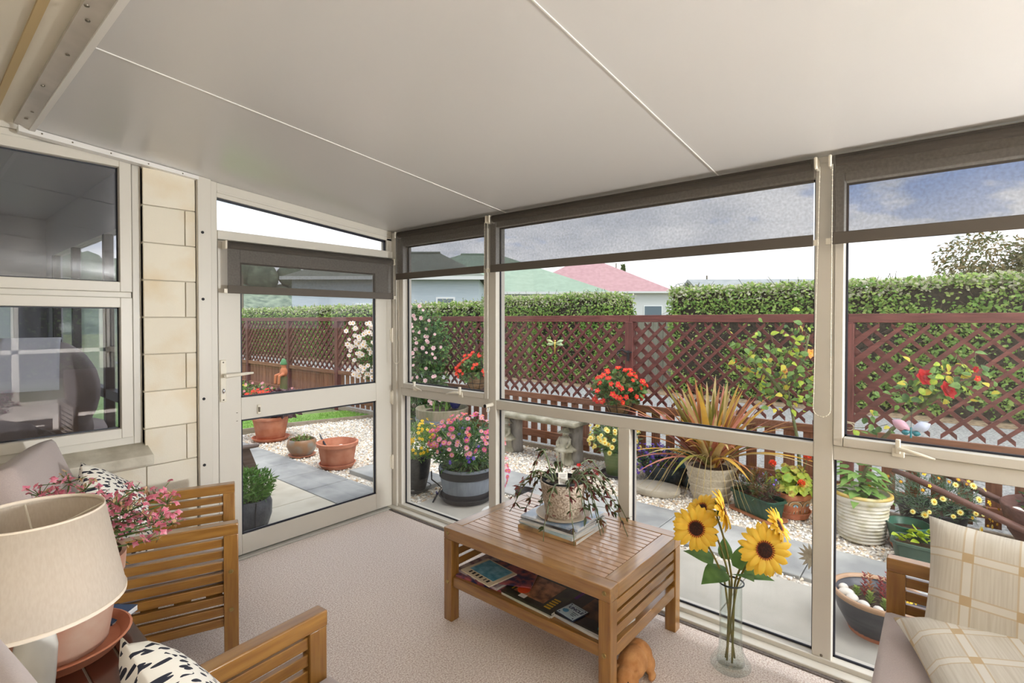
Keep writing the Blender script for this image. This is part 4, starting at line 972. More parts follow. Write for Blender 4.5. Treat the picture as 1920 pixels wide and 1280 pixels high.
ed = thing('lawn_edging', 'weathered timber edging between the lawn and the pebbles', 'edging')
GREYW = wood('grey_timber', S(138, 126, 110), S(170, 158, 140), 'x', rough=.85)
for p, q in (((1.0, 7.535, -.10), (3.57, 7.385, -.10)), ((3.57, 7.385, -.10), (4.86, 6.965, -.10)), ((4.90, 6.98, -.10), (4.90, 7.80, -.10))): part(MB().bar(p, q, .025, .09), 'board', GREYW, ed)

# ================================================================== LATTICE FENCE
MAROON = {a: wood('maroon_stain_' + a, S(88, 44, 40), S(124, 70, 63), a, rough=.7, vary=.16, bump=.08) for a in 'xyz'}
BROWNW = {a: wood('red_brown_stain_' + a, S(116, 72, 50), S(152, 102, 74), a, rough=.75, vary=.16, bump=.08) for a in 'xyz'}
FX = 5.0
fe = thing('lattice_fence', 'long maroon garden fence with diagonal lattice over red-brown pickets', 'fence', (FX, 0, 0))
py = [-1.32, .60, 2.55, 4.42, 6.32, 8.23, 9.99, 11.85, 13.75]
for y in py:
    part(B(-.045, .045, y - .045, y + .045, GZ - .1, 1.425), 'post', MAROON['z'], fe, bevel=.006)
    part(MB().add([(-.047, y - .047, 1.425), (.047, y - .047, 1.425), (.047, y + .047, 1.425), (-.047, y + .047, 1.425), (-.02, y - .02, 1.442), (.02, y - .02, 1.442), (.02, y + .02, 1.442), (-.02, y + .02, 1.442)], [(0, 1, 5, 4), (1, 2, 6, 5), (2, 3, 7, 6), (3, 0, 4, 7), (4, 5, 6, 7), (3, 2, 1, 0)]), 'post_cap', MAROON['y'], fe)
for a, b in zip(py, py[1:]): part(B(-.035, .055, a, b - .004, 1.443 if False else 1.43, 1.502), 'top_rail', MAROON['y'], fe, bevel=.004)
ZB, ZT = .565, 1.428
def clipslat(c0, sgn, y0, y1):
    # line: z = ZB + sgn*(y - c0) ; clip to the panel
    pts = []
    for z in (ZB, ZT):
        pts.append((c0 + sgn * (z - ZB), z))
    (ya, za), (yb, zb) = pts
    def at(y): return za + (y - ya) * (zb - za) / (yb - ya)
    lo, hi = min(ya, yb), max(ya, yb)
    lo2, hi2 = max(lo, y0), min(hi, y1)
    if hi2 - lo2 < .03: return None
    return (lo2, at(lo2)), (hi2, at(hi2))
n_slat = 0
for a, b in zip(py, py[1:]):
    y0, y1 = a + .046, b - .046; sp = .155
    for sgn, xo in ((-1, -.016), (1, .004)):           # the front layer rises to the right as seen from the house
        c0 = y0 - .87 if sgn == 1 else y0
        c0 += sp * .3
        while c0 < y1 + (.87 if sgn == -1 else 0):
            r = clipslat(c0, sgn, y0, y1); c0 += sp
            if not r: continue
            (ya, za), (yb, zb) = r; h = .0245 * math.sqrt(2)
            poly = [(ya, max(za - h, ZB)), (yb, max(zb - h, ZB)), (yb, min(zb + h, ZT)), (ya, min(za + h, ZT))]
            part(MB().prism(poly, 'x', xo - .0095, xo + .0095), 'lattice_slat', MAROON['y'], fe, smooth=False); n_slat += 1
    part(B(-.030, .004, y0, y1, .495, .562), 'middle_rail', BROWNW['y'], fe, bevel=.004)
    part(B(-.020, .012, y0, y1, .03, .115), 'lower_rail', BROWNW['y'], fe, bevel=.004)
    part(B(-.028, .004, y0, y1, GZ - .03, GZ + .045), 'kick_board', GREYW, fe, bevel=.003)
    dense = a > 8.0
    w_, p_ = (.125, .145) if dense else (.088, .143)
    k = int((y1 - y0) / p_)
    for i in range(k):
        yc = y0 + (y1 - y0) * (i + .5) / k
        part(B(.0135, .030, yc - w_ / 2, yc + w_ / 2, GZ + .06, .535 + RD.uniform(0, .05) * (i % 3 == 0)), 'picket', BROWNW['z'], fe, smooth=False)

# ================================================================== HEDGES
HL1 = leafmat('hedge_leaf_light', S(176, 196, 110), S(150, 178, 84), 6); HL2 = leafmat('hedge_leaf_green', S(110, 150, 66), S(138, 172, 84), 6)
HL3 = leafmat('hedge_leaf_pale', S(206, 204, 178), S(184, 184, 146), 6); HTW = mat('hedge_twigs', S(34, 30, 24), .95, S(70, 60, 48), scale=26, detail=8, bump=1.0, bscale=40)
def hedge(label, x0, x1, y0, y1, h, n, L, seed, twig=.3):
    t = thing('hedge', label, 'hedge', (0, 0, 0), group='clipped hedges beyond the fence'); rng = random.Random(seed)
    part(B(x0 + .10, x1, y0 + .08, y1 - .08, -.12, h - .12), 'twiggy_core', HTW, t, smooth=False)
    m = MB()
    af = (y1 - y0) * h; at_ = (y1 - y0) * (x1 - x0) * .8; ae = (x1 - x0) * h * .6
    from mathutils import noise as NZ
    for _ in range(n):
        u = rng.random() * (af + at_ + 2 * ae)
        if u < af: p = V((x0 + rng.uniform(-.05, .14), rng.uniform(y0, y1), rng.uniform(-.08, h))); nn = V((-1, 0, .25))
        elif u < af + at_: p = V((rng.uniform(x0, x0 + (x1 - x0) * .8), rng.uniform(y0, y1), h + rng.uniform(-.12, .03))); nn = V((-.2, 0, 1))
        elif u < af + at_ + ae: p = V((rng.uniform(x0, x1), y0 + rng.uniform(-.03, .1), rng.uniform(-.05, h))); nn = V((-.2, -1, .2))
        else: p = V((rng.uniform(x0, x1), y1 + rng.uniform(-.1, .03), rng.uniform(-.05, h))); nn = V((-.2, 1, .2))
        bare = NZ.noise(V((p.y * .9, p.z * 1.3, seed)))
        if bare > .12 and rng.random() < twig * 2.6 and p.z < h - .18: continue
        p.z += .05 * NZ.noise(V((p.y * 2.3, p.x * 2, 3.1))) * (p.z / h)
        d = V((rng.gauss(-.4, .7), rng.gauss(0, .8), rng.gauss(.2, .6))); nr = nn + V((rng.gauss(0, .5), rng.gauss(0, .5), rng.gauss(.3, .4)))
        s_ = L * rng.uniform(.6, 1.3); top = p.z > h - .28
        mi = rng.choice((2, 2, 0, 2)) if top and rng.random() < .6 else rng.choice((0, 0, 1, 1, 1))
        m.leaf(p, d, nr, s_, s_ * .74, .25, 2, mi)
    for _ in range(int(70 * (y1 - y0) / 5)):
        p = V((x0 + rng.uniform(.0, .5), rng.uniform(y0, y1), h - .05)); q = p + V((rng.gauss(0, .06), rng.gauss(0, .08), rng.uniform(.05, .20)))
        m.tube([p, q], .004, 4, 3)
        for k in range(4): m.leaf(p.lerp(q, .4 + .2 * k), (rng.gauss(0, 1), rng.gauss(0, 1), .5), (0, 0, 1), L * .8, L * .4, .2, 2, 2 if k % 2 else 0)
    for _ in range(int(twig * 240 * (y1 - y0))):
        p = V((x0 + rng.uniform(-.02, .10), rng.uniform(y0, y1), rng.uniform(.3, h - .05))); d = V((rng.gauss(-.1, .3), rng.gauss(0, .8), rng.gauss(.3, .7))).normalized()
        m.tube([p, p + d * rng.uniform(.10, .28)], .0035, 3, 4, False)
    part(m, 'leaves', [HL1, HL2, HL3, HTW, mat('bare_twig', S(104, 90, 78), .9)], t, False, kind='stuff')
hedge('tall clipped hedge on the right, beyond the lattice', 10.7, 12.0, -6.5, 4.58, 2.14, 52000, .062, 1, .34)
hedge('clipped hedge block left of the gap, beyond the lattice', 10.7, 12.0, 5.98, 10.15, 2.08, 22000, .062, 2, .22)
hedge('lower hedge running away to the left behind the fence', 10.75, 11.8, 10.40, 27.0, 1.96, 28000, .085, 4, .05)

# grey board fence in the hedge gap
bf = thing('board_fence', 'weathered grey board fence closing the gap in the hedge', 'fence', (11.4, 0, 0))
GB = wood('grey_green_board', S(128, 128, 112), S(156, 154, 136), 'z', rough=.9, vary=.12)
for i in range(11): part(B(0, .02, 4.62 + i * .124, 4.62 + i * .124 + .116, -.12, 1.42 + .02 * (i % 2)), 'board', GB, bf, smooth=False)
for z in (.2, 1.1): part(B(.021, .06, 4.60, 5.98, z, z + .08), 'rail', GREYW, bf)

# ================================================================== HOUSES, TREES AND POLES BEYOND
def gable_house(label, loc, rot, lx, ly, hw, hr, wallm, roofm, wins=(), eave=.35):
    t = thing('house', label, 'house', loc, rot, 'houses beyond the hedge')
    part(MB().prism([(-ly / 2, 0), (ly / 2, 0), (ly / 2, hw), (0, hr - .05), (-ly / 2, hw)], 'x', -lx / 2, lx / 2), 'walls', wallm, t, smooth=False)
    k = (hr - hw) / (ly / 2); e = eave
    for s_ in (-1, 1):
        pr = [(0, hr), (s_ * (ly / 2 + e), hw - k * e), (s_ * (ly / 2 + e), hw - k * e + .10), (0, hr + .12)]
        part(MB().prism(pr, 'x', -lx / 2 - e, lx / 2 + e), 'roof_slope', roofm, t, smooth=False)
        part(MB().tube([(-lx / 2 - e, s_ * (ly / 2 + e + .05), hw - k * e + .04), (lx / 2 + e, s_ * (ly / 2 + e + .05), hw - k * e + .04)], .06, 8), 'gutter', mat('pale_gutter', S(206, 208, 206), .5), t)
    for (face, u, z, w, h) in wins:
        if face == 's': f = part(B(u - w / 2 - .06, u + w / 2 + .06, -ly / 2 - .04, -ly / 2 + .02, z - .06, z + h + .06), 'window_frame', mat('white_joinery', S(232, 232, 230), .5), t); part(B(u - w / 2, u + w / 2, -ly / 2 - .05, -ly / 2 - .035, z, z + h), 'window_glass', mat('dark_window', S(96, 108, 118), .1), f)
        else: f = part(B(-lx / 2 - .04, -lx / 2 + .02, u - w / 2 - .06, u + w / 2 + .06, z - .06, z + h + .06), 'window_frame', mat('white_joinery', S(232, 232, 230), .5), t); part(B(-lx / 2 - .05, -lx / 2 - .035, u - w / 2, u + w / 2, z, z + h), 'window_glass', mat('dark_window', S(96, 108, 118), .1), f)
    return t
WB = mat('blue_grey_weatherboard', S(176, 188, 196), .7, S(188, 198, 204), scale=2, stretch=(1, 1, 30)); WW = mat('off_white_weatherboard', S(206, 208, 206), .7, S(196, 198, 198), scale=2, stretch=(1, 1, 30))
GRN = mat('pale_green_roof', S(142, 162, 142), .6, S(132, 152, 132), scale=3); PNK = mat('faded_red_roof', S(176, 138, 140), .65, S(164, 126, 128), scale=3)
GRY = mat('grey_iron_roof', S(150, 154, 152), .5, S(134, 140, 138), scale=3)
def hip_house(label, loc, rot, lx, ly, hw, hr, ridge, wallm, roofm, wins=(), e=.4):
    t = thing('house', label, 'house', loc, rot, 'houses beyond the hedge')
    part(B(-lx / 2, lx / 2, -ly / 2, ly / 2, 0, hw), 'walls', wallm, t, smooth=False)
    X, Y, z0 = lx / 2 + e, ly / 2 + e, hw - .02; r = ridge / 2
    for nm, pts in (('roof_slope', [(-X, -Y), (X, -Y), (r, 0), (-r, 0)]), ('roof_slope', [(X, Y), (-X, Y), (-r, 0), (r, 0)]), ('hip_end', [(X, -Y), (X, Y), (r, 0)]), ('hip_end', [(-X, Y), (-X, -Y), (-r, 0)])):
        top = [(p[0], p[1], (hr if p[1] == 0 else z0) + .10) for p in pts]; bot = [(p[0], p[1], (hr if p[1] == 0 else z0)) for p in pts]; n = len(pts)
        part(MB().add(bot + top, [tuple(range(n))[::-1], tuple(range(n, 2 * n))] + [(i, (i + 1) % n, n + (i + 1) % n, n + i) for i in range(n)]), nm, roofm, t, smooth=False)
    part(MB().tube([(-r, 0, hr + .1), (r, 0, hr + .1)], .09, 8), 'ridge_cap', roofm, t)
    part(B(-X, X, -Y - .06, -Y, z0 - .04, z0 + .12), 'gutter', mat('pale_gutter', S(206, 208, 206), .5), t); part(B(X, X + .06, -Y, Y, z0 - .04, z0 + .12), 'gutter', MATS['pale_gutter'], t)
    for (u, z, w, h) in wins:
        f = part(B(u - w / 2 - .08, u + w / 2 + .08, -ly / 2 - .05, -ly / 2 + .02, z - .08, z + h + .08), 'window_frame', mat('white_joinery', S(226, 228, 226), .5), t); part(B(u - w / 2, u + w / 2, -ly / 2 - .06, -ly / 2 - .045, z, z + h), 'window_glass', mat('dark_window', S(104, 118, 128), .1), f)
    return t
VR = math.radians(-50)
hip_house('pale blue-grey house with a grey-green roof behind the corner window', (17.53, 22.67, -.12), VR, 9.0, 6.4, 3.55, 5.1, 4.4, WB, mat('olive_grey_roof', S(118, 124, 112), .7, S(104, 110, 98), scale=3), [(2.9, 1.1, .75, 1.5), (-.8, 1.2, 1.1, 1.1)])
hip_house('house with a pale green hipped roof beyond the hedge', (27.59, 26.24, -.12), VR, 16.8, 9.0, 3.3, 6.3, 2.8, WW, GRN, [(4.6, .9, 1.2, 1.2)])
hip_house('off-white house with a faded red roof beyond the hedge gap', (42.96, 26.58, -.12), VR, 13.5, 9.0, 4.0, 7.5, .8, WW, PNK, [(5.2, 1.3, 1.5, 1.5), (2.9, 1.3, 1.0, 1.6)])
gable_house('long low house with a grey iron roof above the right hedge', (25.6, 6.7, -.12), math.radians(-52), 5.6, 5.0, 2.45, 3.35, WW, GRY, [('s', 0, .9, 1.2, 1.0)])
def tree(label, loc, r, h, n, mats, L, seed, name='tree', droop=False, squash=1.0):
    t = thing(name, label, 'tree', loc); rng = random.Random(seed); m = MB()
    part(MB().tube([(0, 0, 0), (.1, 0, h * .3), (0, .1, h * .62)], [.22, .16, .08], 8), 'trunk', mat('tree_bark', S(88, 74, 60), .9), t, True)
    for _ in range(10):
        c_ = (rng.uniform(-r, r) * .6, rng.uniform(-r, r) * .6, h * rng.uniform(.5, .85)); q = r * rng.uniform(.4, .62)
        m.cloud(c_, (q, q, q * .85 * squash), n // 10, L, L * .5, rng, .3, -.4 if droop else .3, len(mats))
    part(m, 'crown', mats, t, False, kind='stuff'); return t
TL = [leafmat('bronze_tree_leaf', S(126, 120, 78), S(104, 104, 66), 3), leafmat('olive_tree_leaf', S(90, 102, 58), S(112, 118, 74), 3), leafmat('rust_tree_leaf', S(150, 130, 86), S(128, 112, 74), 3)]
tree('bronze-green weeping tree above the hedge on the right', (28.5, -2.2, -.12), 2.7, 4.9, 15000, TL, .17, 31, droop=True)
cn = thing('conifer', 'small pointed conifer top behind the faded red roof', 'tree', (56.08, 29.62, -.12)); m = MB(); rng = random.Random(4)
for _ in range(900): z = rng.uniform(.5, 8.1); q = 1.3 * (1 - z / 8.5); a = rng.uniform(0, 6.28); m.leaf((q * math.cos(a), q * math.sin(a), z), (math.cos(a), math.sin(a), .9), (math.cos(a), math.sin(a), .3), .4, .14, .1, 2)
part(m, 'foliage', leafmat('conifer_leaf', S(104, 120, 70), S(84, 104, 58), 3), cn, False, kind='stuff'); part(MB().tube([(0, 0, 0), (0, 0, 7.2)], [.14, .04], 8), 'trunk', MATS['tree_bark'], cn)
POLE = mat('pole_wood', S(120, 112, 100), .9)
def pole(label, loc, h, arm=0, name='power_pole', r=.1, lamp=False):
    t = thing(name, label, 'pole', loc); part(MB().tube([(0, 0, 0), (0, 0, h)], [r, r * .7], 8), 'shaft', POLE, t)
    if arm: part(MB().bar((-arm * .77, arm * .64, h - .5), (arm * .77, -arm * .64, h - .5), .1, .12), 'cross_arm', POLE, t)
    if lamp: part(MB().tube([(0, 0, h - .1), (.4, -.4, h + .3), (1.0, -1.0, h + .45)], .04, 6).ell((1.1, -1.1, h + .45), (.25, .25, .07)), 'lamp_arm', mat('grey_steel', S(150, 154, 158), .5), t)
pole('thin pole beside the conifer above the red roof', (53.76, 29.28, -.12), 8.2, 0)
pole('street lamp with a curved arm above the grey roof', (46.0, 19.3, -.12), 4.6, 0, 'street_lamp', .06, True)
pole('short dark flue pole behind the grey iron roof', (40.0, 14.0, -.12), 5.0, 0, 'flue_pole', .09)
pole('power pole with a cross arm seen through the garden door', (11.3, 27.5, -.12), 3.9, 0)
# wooded ridge far off to the left
hl = thing('hill', 'dark wooded ridge on the skyline seen through the door', 'hill', kind='structure')
m = MB(); rng = random.Random(6); n = 60; vs = []; fs = []
from mathutils import noise as NZ
for i in range(n + 1):
    a = math.radians(48 + 50 * i / n); R_ = 95; hh = 6.3 + 3.0 * NZ.noise(V((i * .13, 0, 0))) + (1.4 if i > 18 else -1.5 + .1 * i)
    for k, (rr_, zz) in enumerate(((R_ - 22, -1), (R_ - 14, hh * .45), (R_ - 7, hh * .8), (R_, hh))): vs.append((rr_ * math.cos(a), rr_ * math.sin(a), zz))
for i in range(n):
    for k in range(3): q = i * 4 + k; fs.append((q, q + 4, q + 5, q + 1))
part(m.add(vs, fs), 'slope', mat('forest_slope', S(76, 92, 78), .95, S(126, 140, 118), scale=.9, detail=10, bump=.8, bscale=1.5), hl, True)
m = MB()
for i in range(150):
    a = math.radians(48 + 50 * rng.random()); f = (math.degrees(a) - 48) / 50 * n; hh = 6.5 + 3.0 * NZ.noise(V((f * .13, 0, 0))) + (2.0 if f > 18 else -1.5 + .1 * f); q = rng.uniform(.9, 2.4)
    m.ell((93 * math.cos(a), 93 * math.sin(a), hh - .3 + q * .3), (q, q, q * rng.uniform(.8, 1.3)), 7, 5)
part(m, 'skyline_trees', MATS['forest_slope'], hl, True, kind='stuff')
# what stands behind the camera, seen only as reflections
hedge('hedge across the drive opposite the end wall', -6, 6, -12.6, -11.6, 1.9, 9000, .09, 12, .1)
# ================================================================== POTS AND PLANTS
rq = random.Random(77)
def blossom_mesh(nm, mats, n, r, w, cup=.2, disc=.0, layers=1, mi_disc=1):
    m = MB()
    for l in range(layers):
        for i in range(n):
            a = 2 * PI * (i + .5 * l) / n; sc = 1 - .28 * l
            m.leaf((disc * .7 * math.cos(a), disc * .7 * math.sin(a), .002 * l), (math.cos(a), math.sin(a), cup + .35 * l), (0, 0, 1), (r - disc * .5) * sc, w * sc, .25, 3, 0, .7)
    if disc: m.ell((0, 0, .002), (disc, disc, disc * .55), 8, 4, mi=mi_disc)
    me = m.mesh(nm); finish(me, mats, m.m, True); return me
YEL = mat('yellow_disc', S(226, 176, 40), .7)
def pm(nm, c1, c2): return mat(nm, c1, .55, c2, scale=40, translucent=.28)
ME = {
 'begonia': blossom_mesh('blossom', [pm('scarlet_petal', S(224, 40, 34), S(240, 70, 50)), YEL], 5, .030, .028, .35, .006, 2),
 'pinkdaisy': blossom_mesh('blossom', [pm('pink_daisy_petal', S(220, 70, 132), S(236, 118, 164)), YEL], 13, .024, .008, .15, .007),
 'paledaisy': blossom_mesh('blossom', [pm('pale_pink_petal', S(232, 138, 168), S(240, 176, 192)), YEL], 12, .022, .008, .35, .006),
 'coral': blossom_mesh('blossom', [pm('coral_petal', S(222, 92, 96), S(234, 130, 124)), YEL], 10, .020, .009, .4, .006),
 'lemondaisy': blossom_mesh('blossom', [pm('lemon_petal', S(246, 232, 120), S(250, 242, 170)), YEL], 13, .024, .009, .12, .010),
 'yellow': blossom_mesh('blossom', [pm('golden_petal', S(244, 200, 30), S(250, 216, 60)), YEL], 5, .017, .013, .15, .004),
 'violet': blossom_mesh('blossom', [pm('violet_petal', S(84, 60, 190), S(110, 84, 206)), YEL], 5, .016, .014, .2, .003),
 'rosebud': blossom_mesh('blossom', [pm('blush_petal', S(238, 196, 198), S(246, 222, 220)), pm('blush_heart', S(236, 176, 184), S(240, 190, 190))], 6, .034, .034, .6, .012, 3),
 'whiterose': blossom_mesh('blossom', [pm('cream_rose_petal', S(246, 232, 224), S(250, 242, 236)), YEL], 6, .036, .034, .5, .010, 2),
 'redrose': blossom_mesh('blossom', [pm('crimson_petal', S(168, 12, 26), S(196, 24, 36)), pm('crimson_heart', S(140, 8, 22), S(168, 12, 26))], 6, .045, .046, .55, .016, 3),
 'geranium': None}
def put(par, key, p, nrm, sc=1.0):
    o = bpy.data.objects.new('blossom', ME[key]); COL.objects.link(o); o.parent = par; o.location = p
    q = V((0, 0, 1)).rotation_difference(V(nrm).normalized()); o.rotation_mode = 'QUATERNION'; o.rotation_quaternion = q; o.scale = (sc,) * 3; return o
TOCAM = V((-.77, -.64, 0))
def dome_blooms(par, keys, c, r, n, rng=rq, face=.4, zlo=-.2, sc=1.0, k0=.92, k1=1.08):
    for _ in range(n):
        while True:
            q = V((rng.gauss(0, 1), rng.gauss(0, 1), rng.gauss(0, 1)))
            if q.length < .05: continue
            q.normalize()
            if q.z > zlo and (q.dot(TOCAM) > -.55 or q.z > .6): break
        k = rng.uniform(k0, k1)
        put(par, rng.choice(keys), (c[0] + q.x * r[0] * k, c[1] + q.y * r[1] * k, c[2] + q.z * r[2] * k), q * .7 + TOCAM * face + V((rng.gauss(0, .3), rng.gauss(0, .3), .35)), sc * rng.uniform(.8, 1.2))
G_MID = leafmat('garden_leaf_mid', S(90, 128, 62), S(120, 154, 82)); G_DK = leafmat('garden_leaf_dark', S(60, 94, 50), S(84, 118, 64)); G_LT = leafmat('garden_leaf_light', S(128, 160, 78), S(106, 144, 64))
G_GREY = leafmat('feathery_leaf', S(98, 128, 96), S(76, 108, 72)); G_YG = leafmat('lime_leaf', S(186, 198, 70), S(150, 180, 60)); G_YL = leafmat('yellowing_leaf', S(216, 190, 70), S(190, 190, 70)); G_PUR = leafmat('plum_leaf', S(84, 50, 58), S(112, 74, 80))
def potted(name, label, loc, prof, pmat, soil_z, soil_r, rot=0, n=32, sq=(1, 1), group='potted plants in the garden', wob=None):
    t = thing(name, label, 'potted plant', (loc[0], loc[1], loc[2] if len(loc) > 2 else GZ), rot, group)
    part(MB().lathe(prof, n, sq=sq, wob=wob), 'pot', pmat, t)
    part(MB().lathe([(0, soil_z + .01), (soil_r, soil_z)], 20, sq=sq), 'soil', SOIL, t)
    return t
def tub(rb, rt, h, lip=.012, th=.012):
    return [(0, 0), (rb - .005, 0), (rb, .006), (rt, h - lip * 1.8), (rt + lip * .8, h - lip * 1.6), (rt + lip, h - .003), (rt + lip * .7, h), (rt - th * .4, h), (rt - th, h - .02), (rb - th, h * .55), (0, h * .55)]
def saucer(label, loc, r, h, m): return solo(MB().lathe([(0, 0), (r * .86, 0), (r, h), (r * 1.03, h + .003), (r * .98, h + .004), (r * .84, .008), (0, .008)], 32), 'plant_saucer', m, label, 'saucer', loc)
C0 = GZ + .0005
# ---- grey barrel with pink daisies, just outside the corner window
saucer('deep black saucer under the grey barrel planter', (3.16, 3.17, C0), .235, .045, BLACKPL)
BARG = mat('blue_grey_resin', S(146, 156, 168), .6, S(126, 136, 148), scale=5, detail=4, stretch=(6, 6, .6))
bp = thing('barrel_planter', 'grey resin half barrel of pink daisies just outside the corner window', 'potted plant', (3.16, 3.17, C0 + .0095), group='potted plants in the garden')
part(MB().lathe([(0, 0), (.190, 0), (.195, .005), (.238, .275), (.236, .285), (.222, .285), (.215, .25), (0, .22)], 40, wob=lambda a, z: -.006 if (a * 18 / (2 * PI)) % 1 < .12 else 0), 'barrel', BARG, bp, True)
for z0, z1 in ((.025, .075), (.20, .262)):
    r0, r1 = .195 + (.043) * z0 / .275, .195 + .043 * z1 / .275
    part(MB().lathe([(r0 - .01, z0), (r0 + .005, z0), (r1 + .005, z1), (r1 - .01, z1)], 40), 'black_band', BLACKPL, bp)
part(MB().lathe([(0, .27), (.225, .262)], 24), 'soil', SOIL, bp)
m = MB(); m.cloud((0, 0, .44), (.30, .30, .24), 2600, .05, .012, rq, .4, .4, 3, zmin=.25); m.cloud((-.03, -.03, .40), (.27, .27, .13), 500, .05, .018, rq, .4, -.1, 3, zmin=.30)
part(m, 'foliage', [G_GREY, G_MID, G_DK], bp, True, kind='stuff')
dome_blooms(bp, ['pinkdaisy', 'paledaisy', 'paledaisy', 'coral', 'pinkdaisy'], (0, 0, .45), (.33, .33, .27), 110, zlo=-.05)
dome_blooms(bp, ['violet'], (-.02, -.08, .40), (.30, .28, .22), 26, zlo=-.1)
dome_blooms(bp, ['pinkdaisy', 'paledaisy'], (.18, -.20, .25), (.10, .10, .24), 40, zlo=-.8, sc=.9)
# ---- dark woven pot with yellow flowers
saucer('small black saucer under the yellow bidens pot', (3.02, 3.70, C0), .15, .03, BLACKPL)
WOV = mat('woven_black_resin', S(48, 48, 52), .55, S(30, 30, 34), scale=18, stretch=(1, 1, 2.5), bump=.6, bscale=26)
yp = potted('potted_bidens', 'tall woven-look black pot of small yellow flowers by the door corner', (3.02, 3.70, C0 + .0095), [(0, 0), (.098, 0), (.105, .01), (.135, .14), (.152, .29), (.156, .315), (.145, .315), (.138, .28), (0, .26)], WOV, .29, .14, wob=lambda a, z: .016 * math.sin(a * 9 + z * 46))
m = MB(); m.cloud((0, -.03, .43), (.23, .24, .18), 1700, .035, .010, rq, .4, .5, 2, zmin=.29); part(m, 'foliage', [G_MID, G_LT], yp, True, kind='stuff')
dome_blooms(yp, ['yellow'], (0, -.03, .44), (.25, .26, .20), 90, zlo=-.3)
# irrigation tube with a purple tag
ir = thing('drip_tube', 'thin black drip tube with a purple tag beside the barrel planter', 'tube')
part(MB().tube([(2.98, 3.42, .13), (3.00, 3.44, .05), (3.10, 3.48, -.02), (3.15, 3.48, -.07), (3.10, 3.46, -.094), (3.0, 3.39, -.094), (2.90, 3.31, -.094)], .006, 8), 'tube', BLACKPL, ir, True)
part(MB().obox((3.06, 3.44, -.085), (.05, .012, .018), (0, 0, 1.0)), 'tag_clip', mat('purple_plastic', S(70, 56, 120), .4), ir)
# ---- small empty black nursery pot, white bowl
np_ = potted('nursery_pot', 'small empty black nursery pot on the concrete behind the table', (3.40, 2.72, C0), tub(.058, .072, .115, .006, .006), BLACKPL, .07, .062)
solo(MB().lathe([(0, .0), (.07, .0), (.12, .06), (.135, .13), (.128, .135), (.09, .145), (0, .15)], 28), 'white_bowl', mat('white_resin', S(236, 234, 228), .4), 'upturned white bowl on the concrete outside the window', 'bowl', (2.86, 2.52, C0))
# ---- half wine barrel, shrub pot
BAROAK = mat('weathered_oak_barrel', S(150, 138, 118), .9, S(122, 124, 96), scale=5, detail=5, stretch=(4, 4, .7), bump=.3)
hb = thing('half_barrel', 'weathered oak half barrel with green shoots near the fence', 'potted plant', (4.56, 5.02, C0), group='potted plants in the garden')
part(MB().lathe([(0, 0), (.27, 0), (.30, .12), (.335, .28), (.345, .40), (.345, .41), (.318, .41), (.31, .37), (0, .34)], 42, wob=lambda a, z: -.006 if (a * 22 / (2 * PI)) % 1 < .1 else 0), 'barrel', BAROAK, hb, True)
GALV = mat('galvanised_hoop', S(140, 150, 160), .5, S(120, 128, 136), scale=12, metal=.3)
for z0, z1, ra in ((.04, .085, .283), (.15, .195, .31), (.245, .285, .334)): part(MB().lathe([(ra - .01, z0), (ra + .006, z0), (ra + .018, z1), (ra - .01, z1)], 40), 'hoop', GALV, hb)
part(MB().lathe([(0, .365), (.315, .36)], 24), 'soil', SOIL, hb)
for i in range(10):
    a = rq.uniform(0, 6.28); q = rq.uniform(.03, .2); part(MB().leaf((0, 0, 0), (rq.gauss(0, .12), rq.gauss(0, .12), 1), TOCAM, rq.uniform(.08, .17), .022, .1, 4), 'shoot', G_LT, hb, True, loc=(q * math.cos(a), q * math.sin(a), .36))
part(MB().lathe([(0, 0), (.04, 0), (.075, .06), (.07, .10), (.064, .10), (.06, .06), (0, .03)], 18, (.14, -.10, .39)), 'blue_bowl', mat('cobalt_glaze', S(28, 36, 96), .15), hb)
part(MB().leaf((.24, -.10, .42), (.4, -.6, .4), (0, 0, 1), .16, .03, .4, 5), 'yellow_blade', G_YL, hb, True)
sp_ = potted('potted_shrub', 'leafy shrub in a sage green pot in the far fence corner', (4.56, 5.78, C0), tub(.115, .145, .19), mat('sage_glaze', S(124, 144, 128), .45), .15, .13)
m = MB(); m.cloud((0, 0, .36), (.2, .2, .22), 900, .06, .03, rq, .3, .2, 2); part(m, 'foliage', [G_DK, G_MID], sp_, True, kind='stuff')
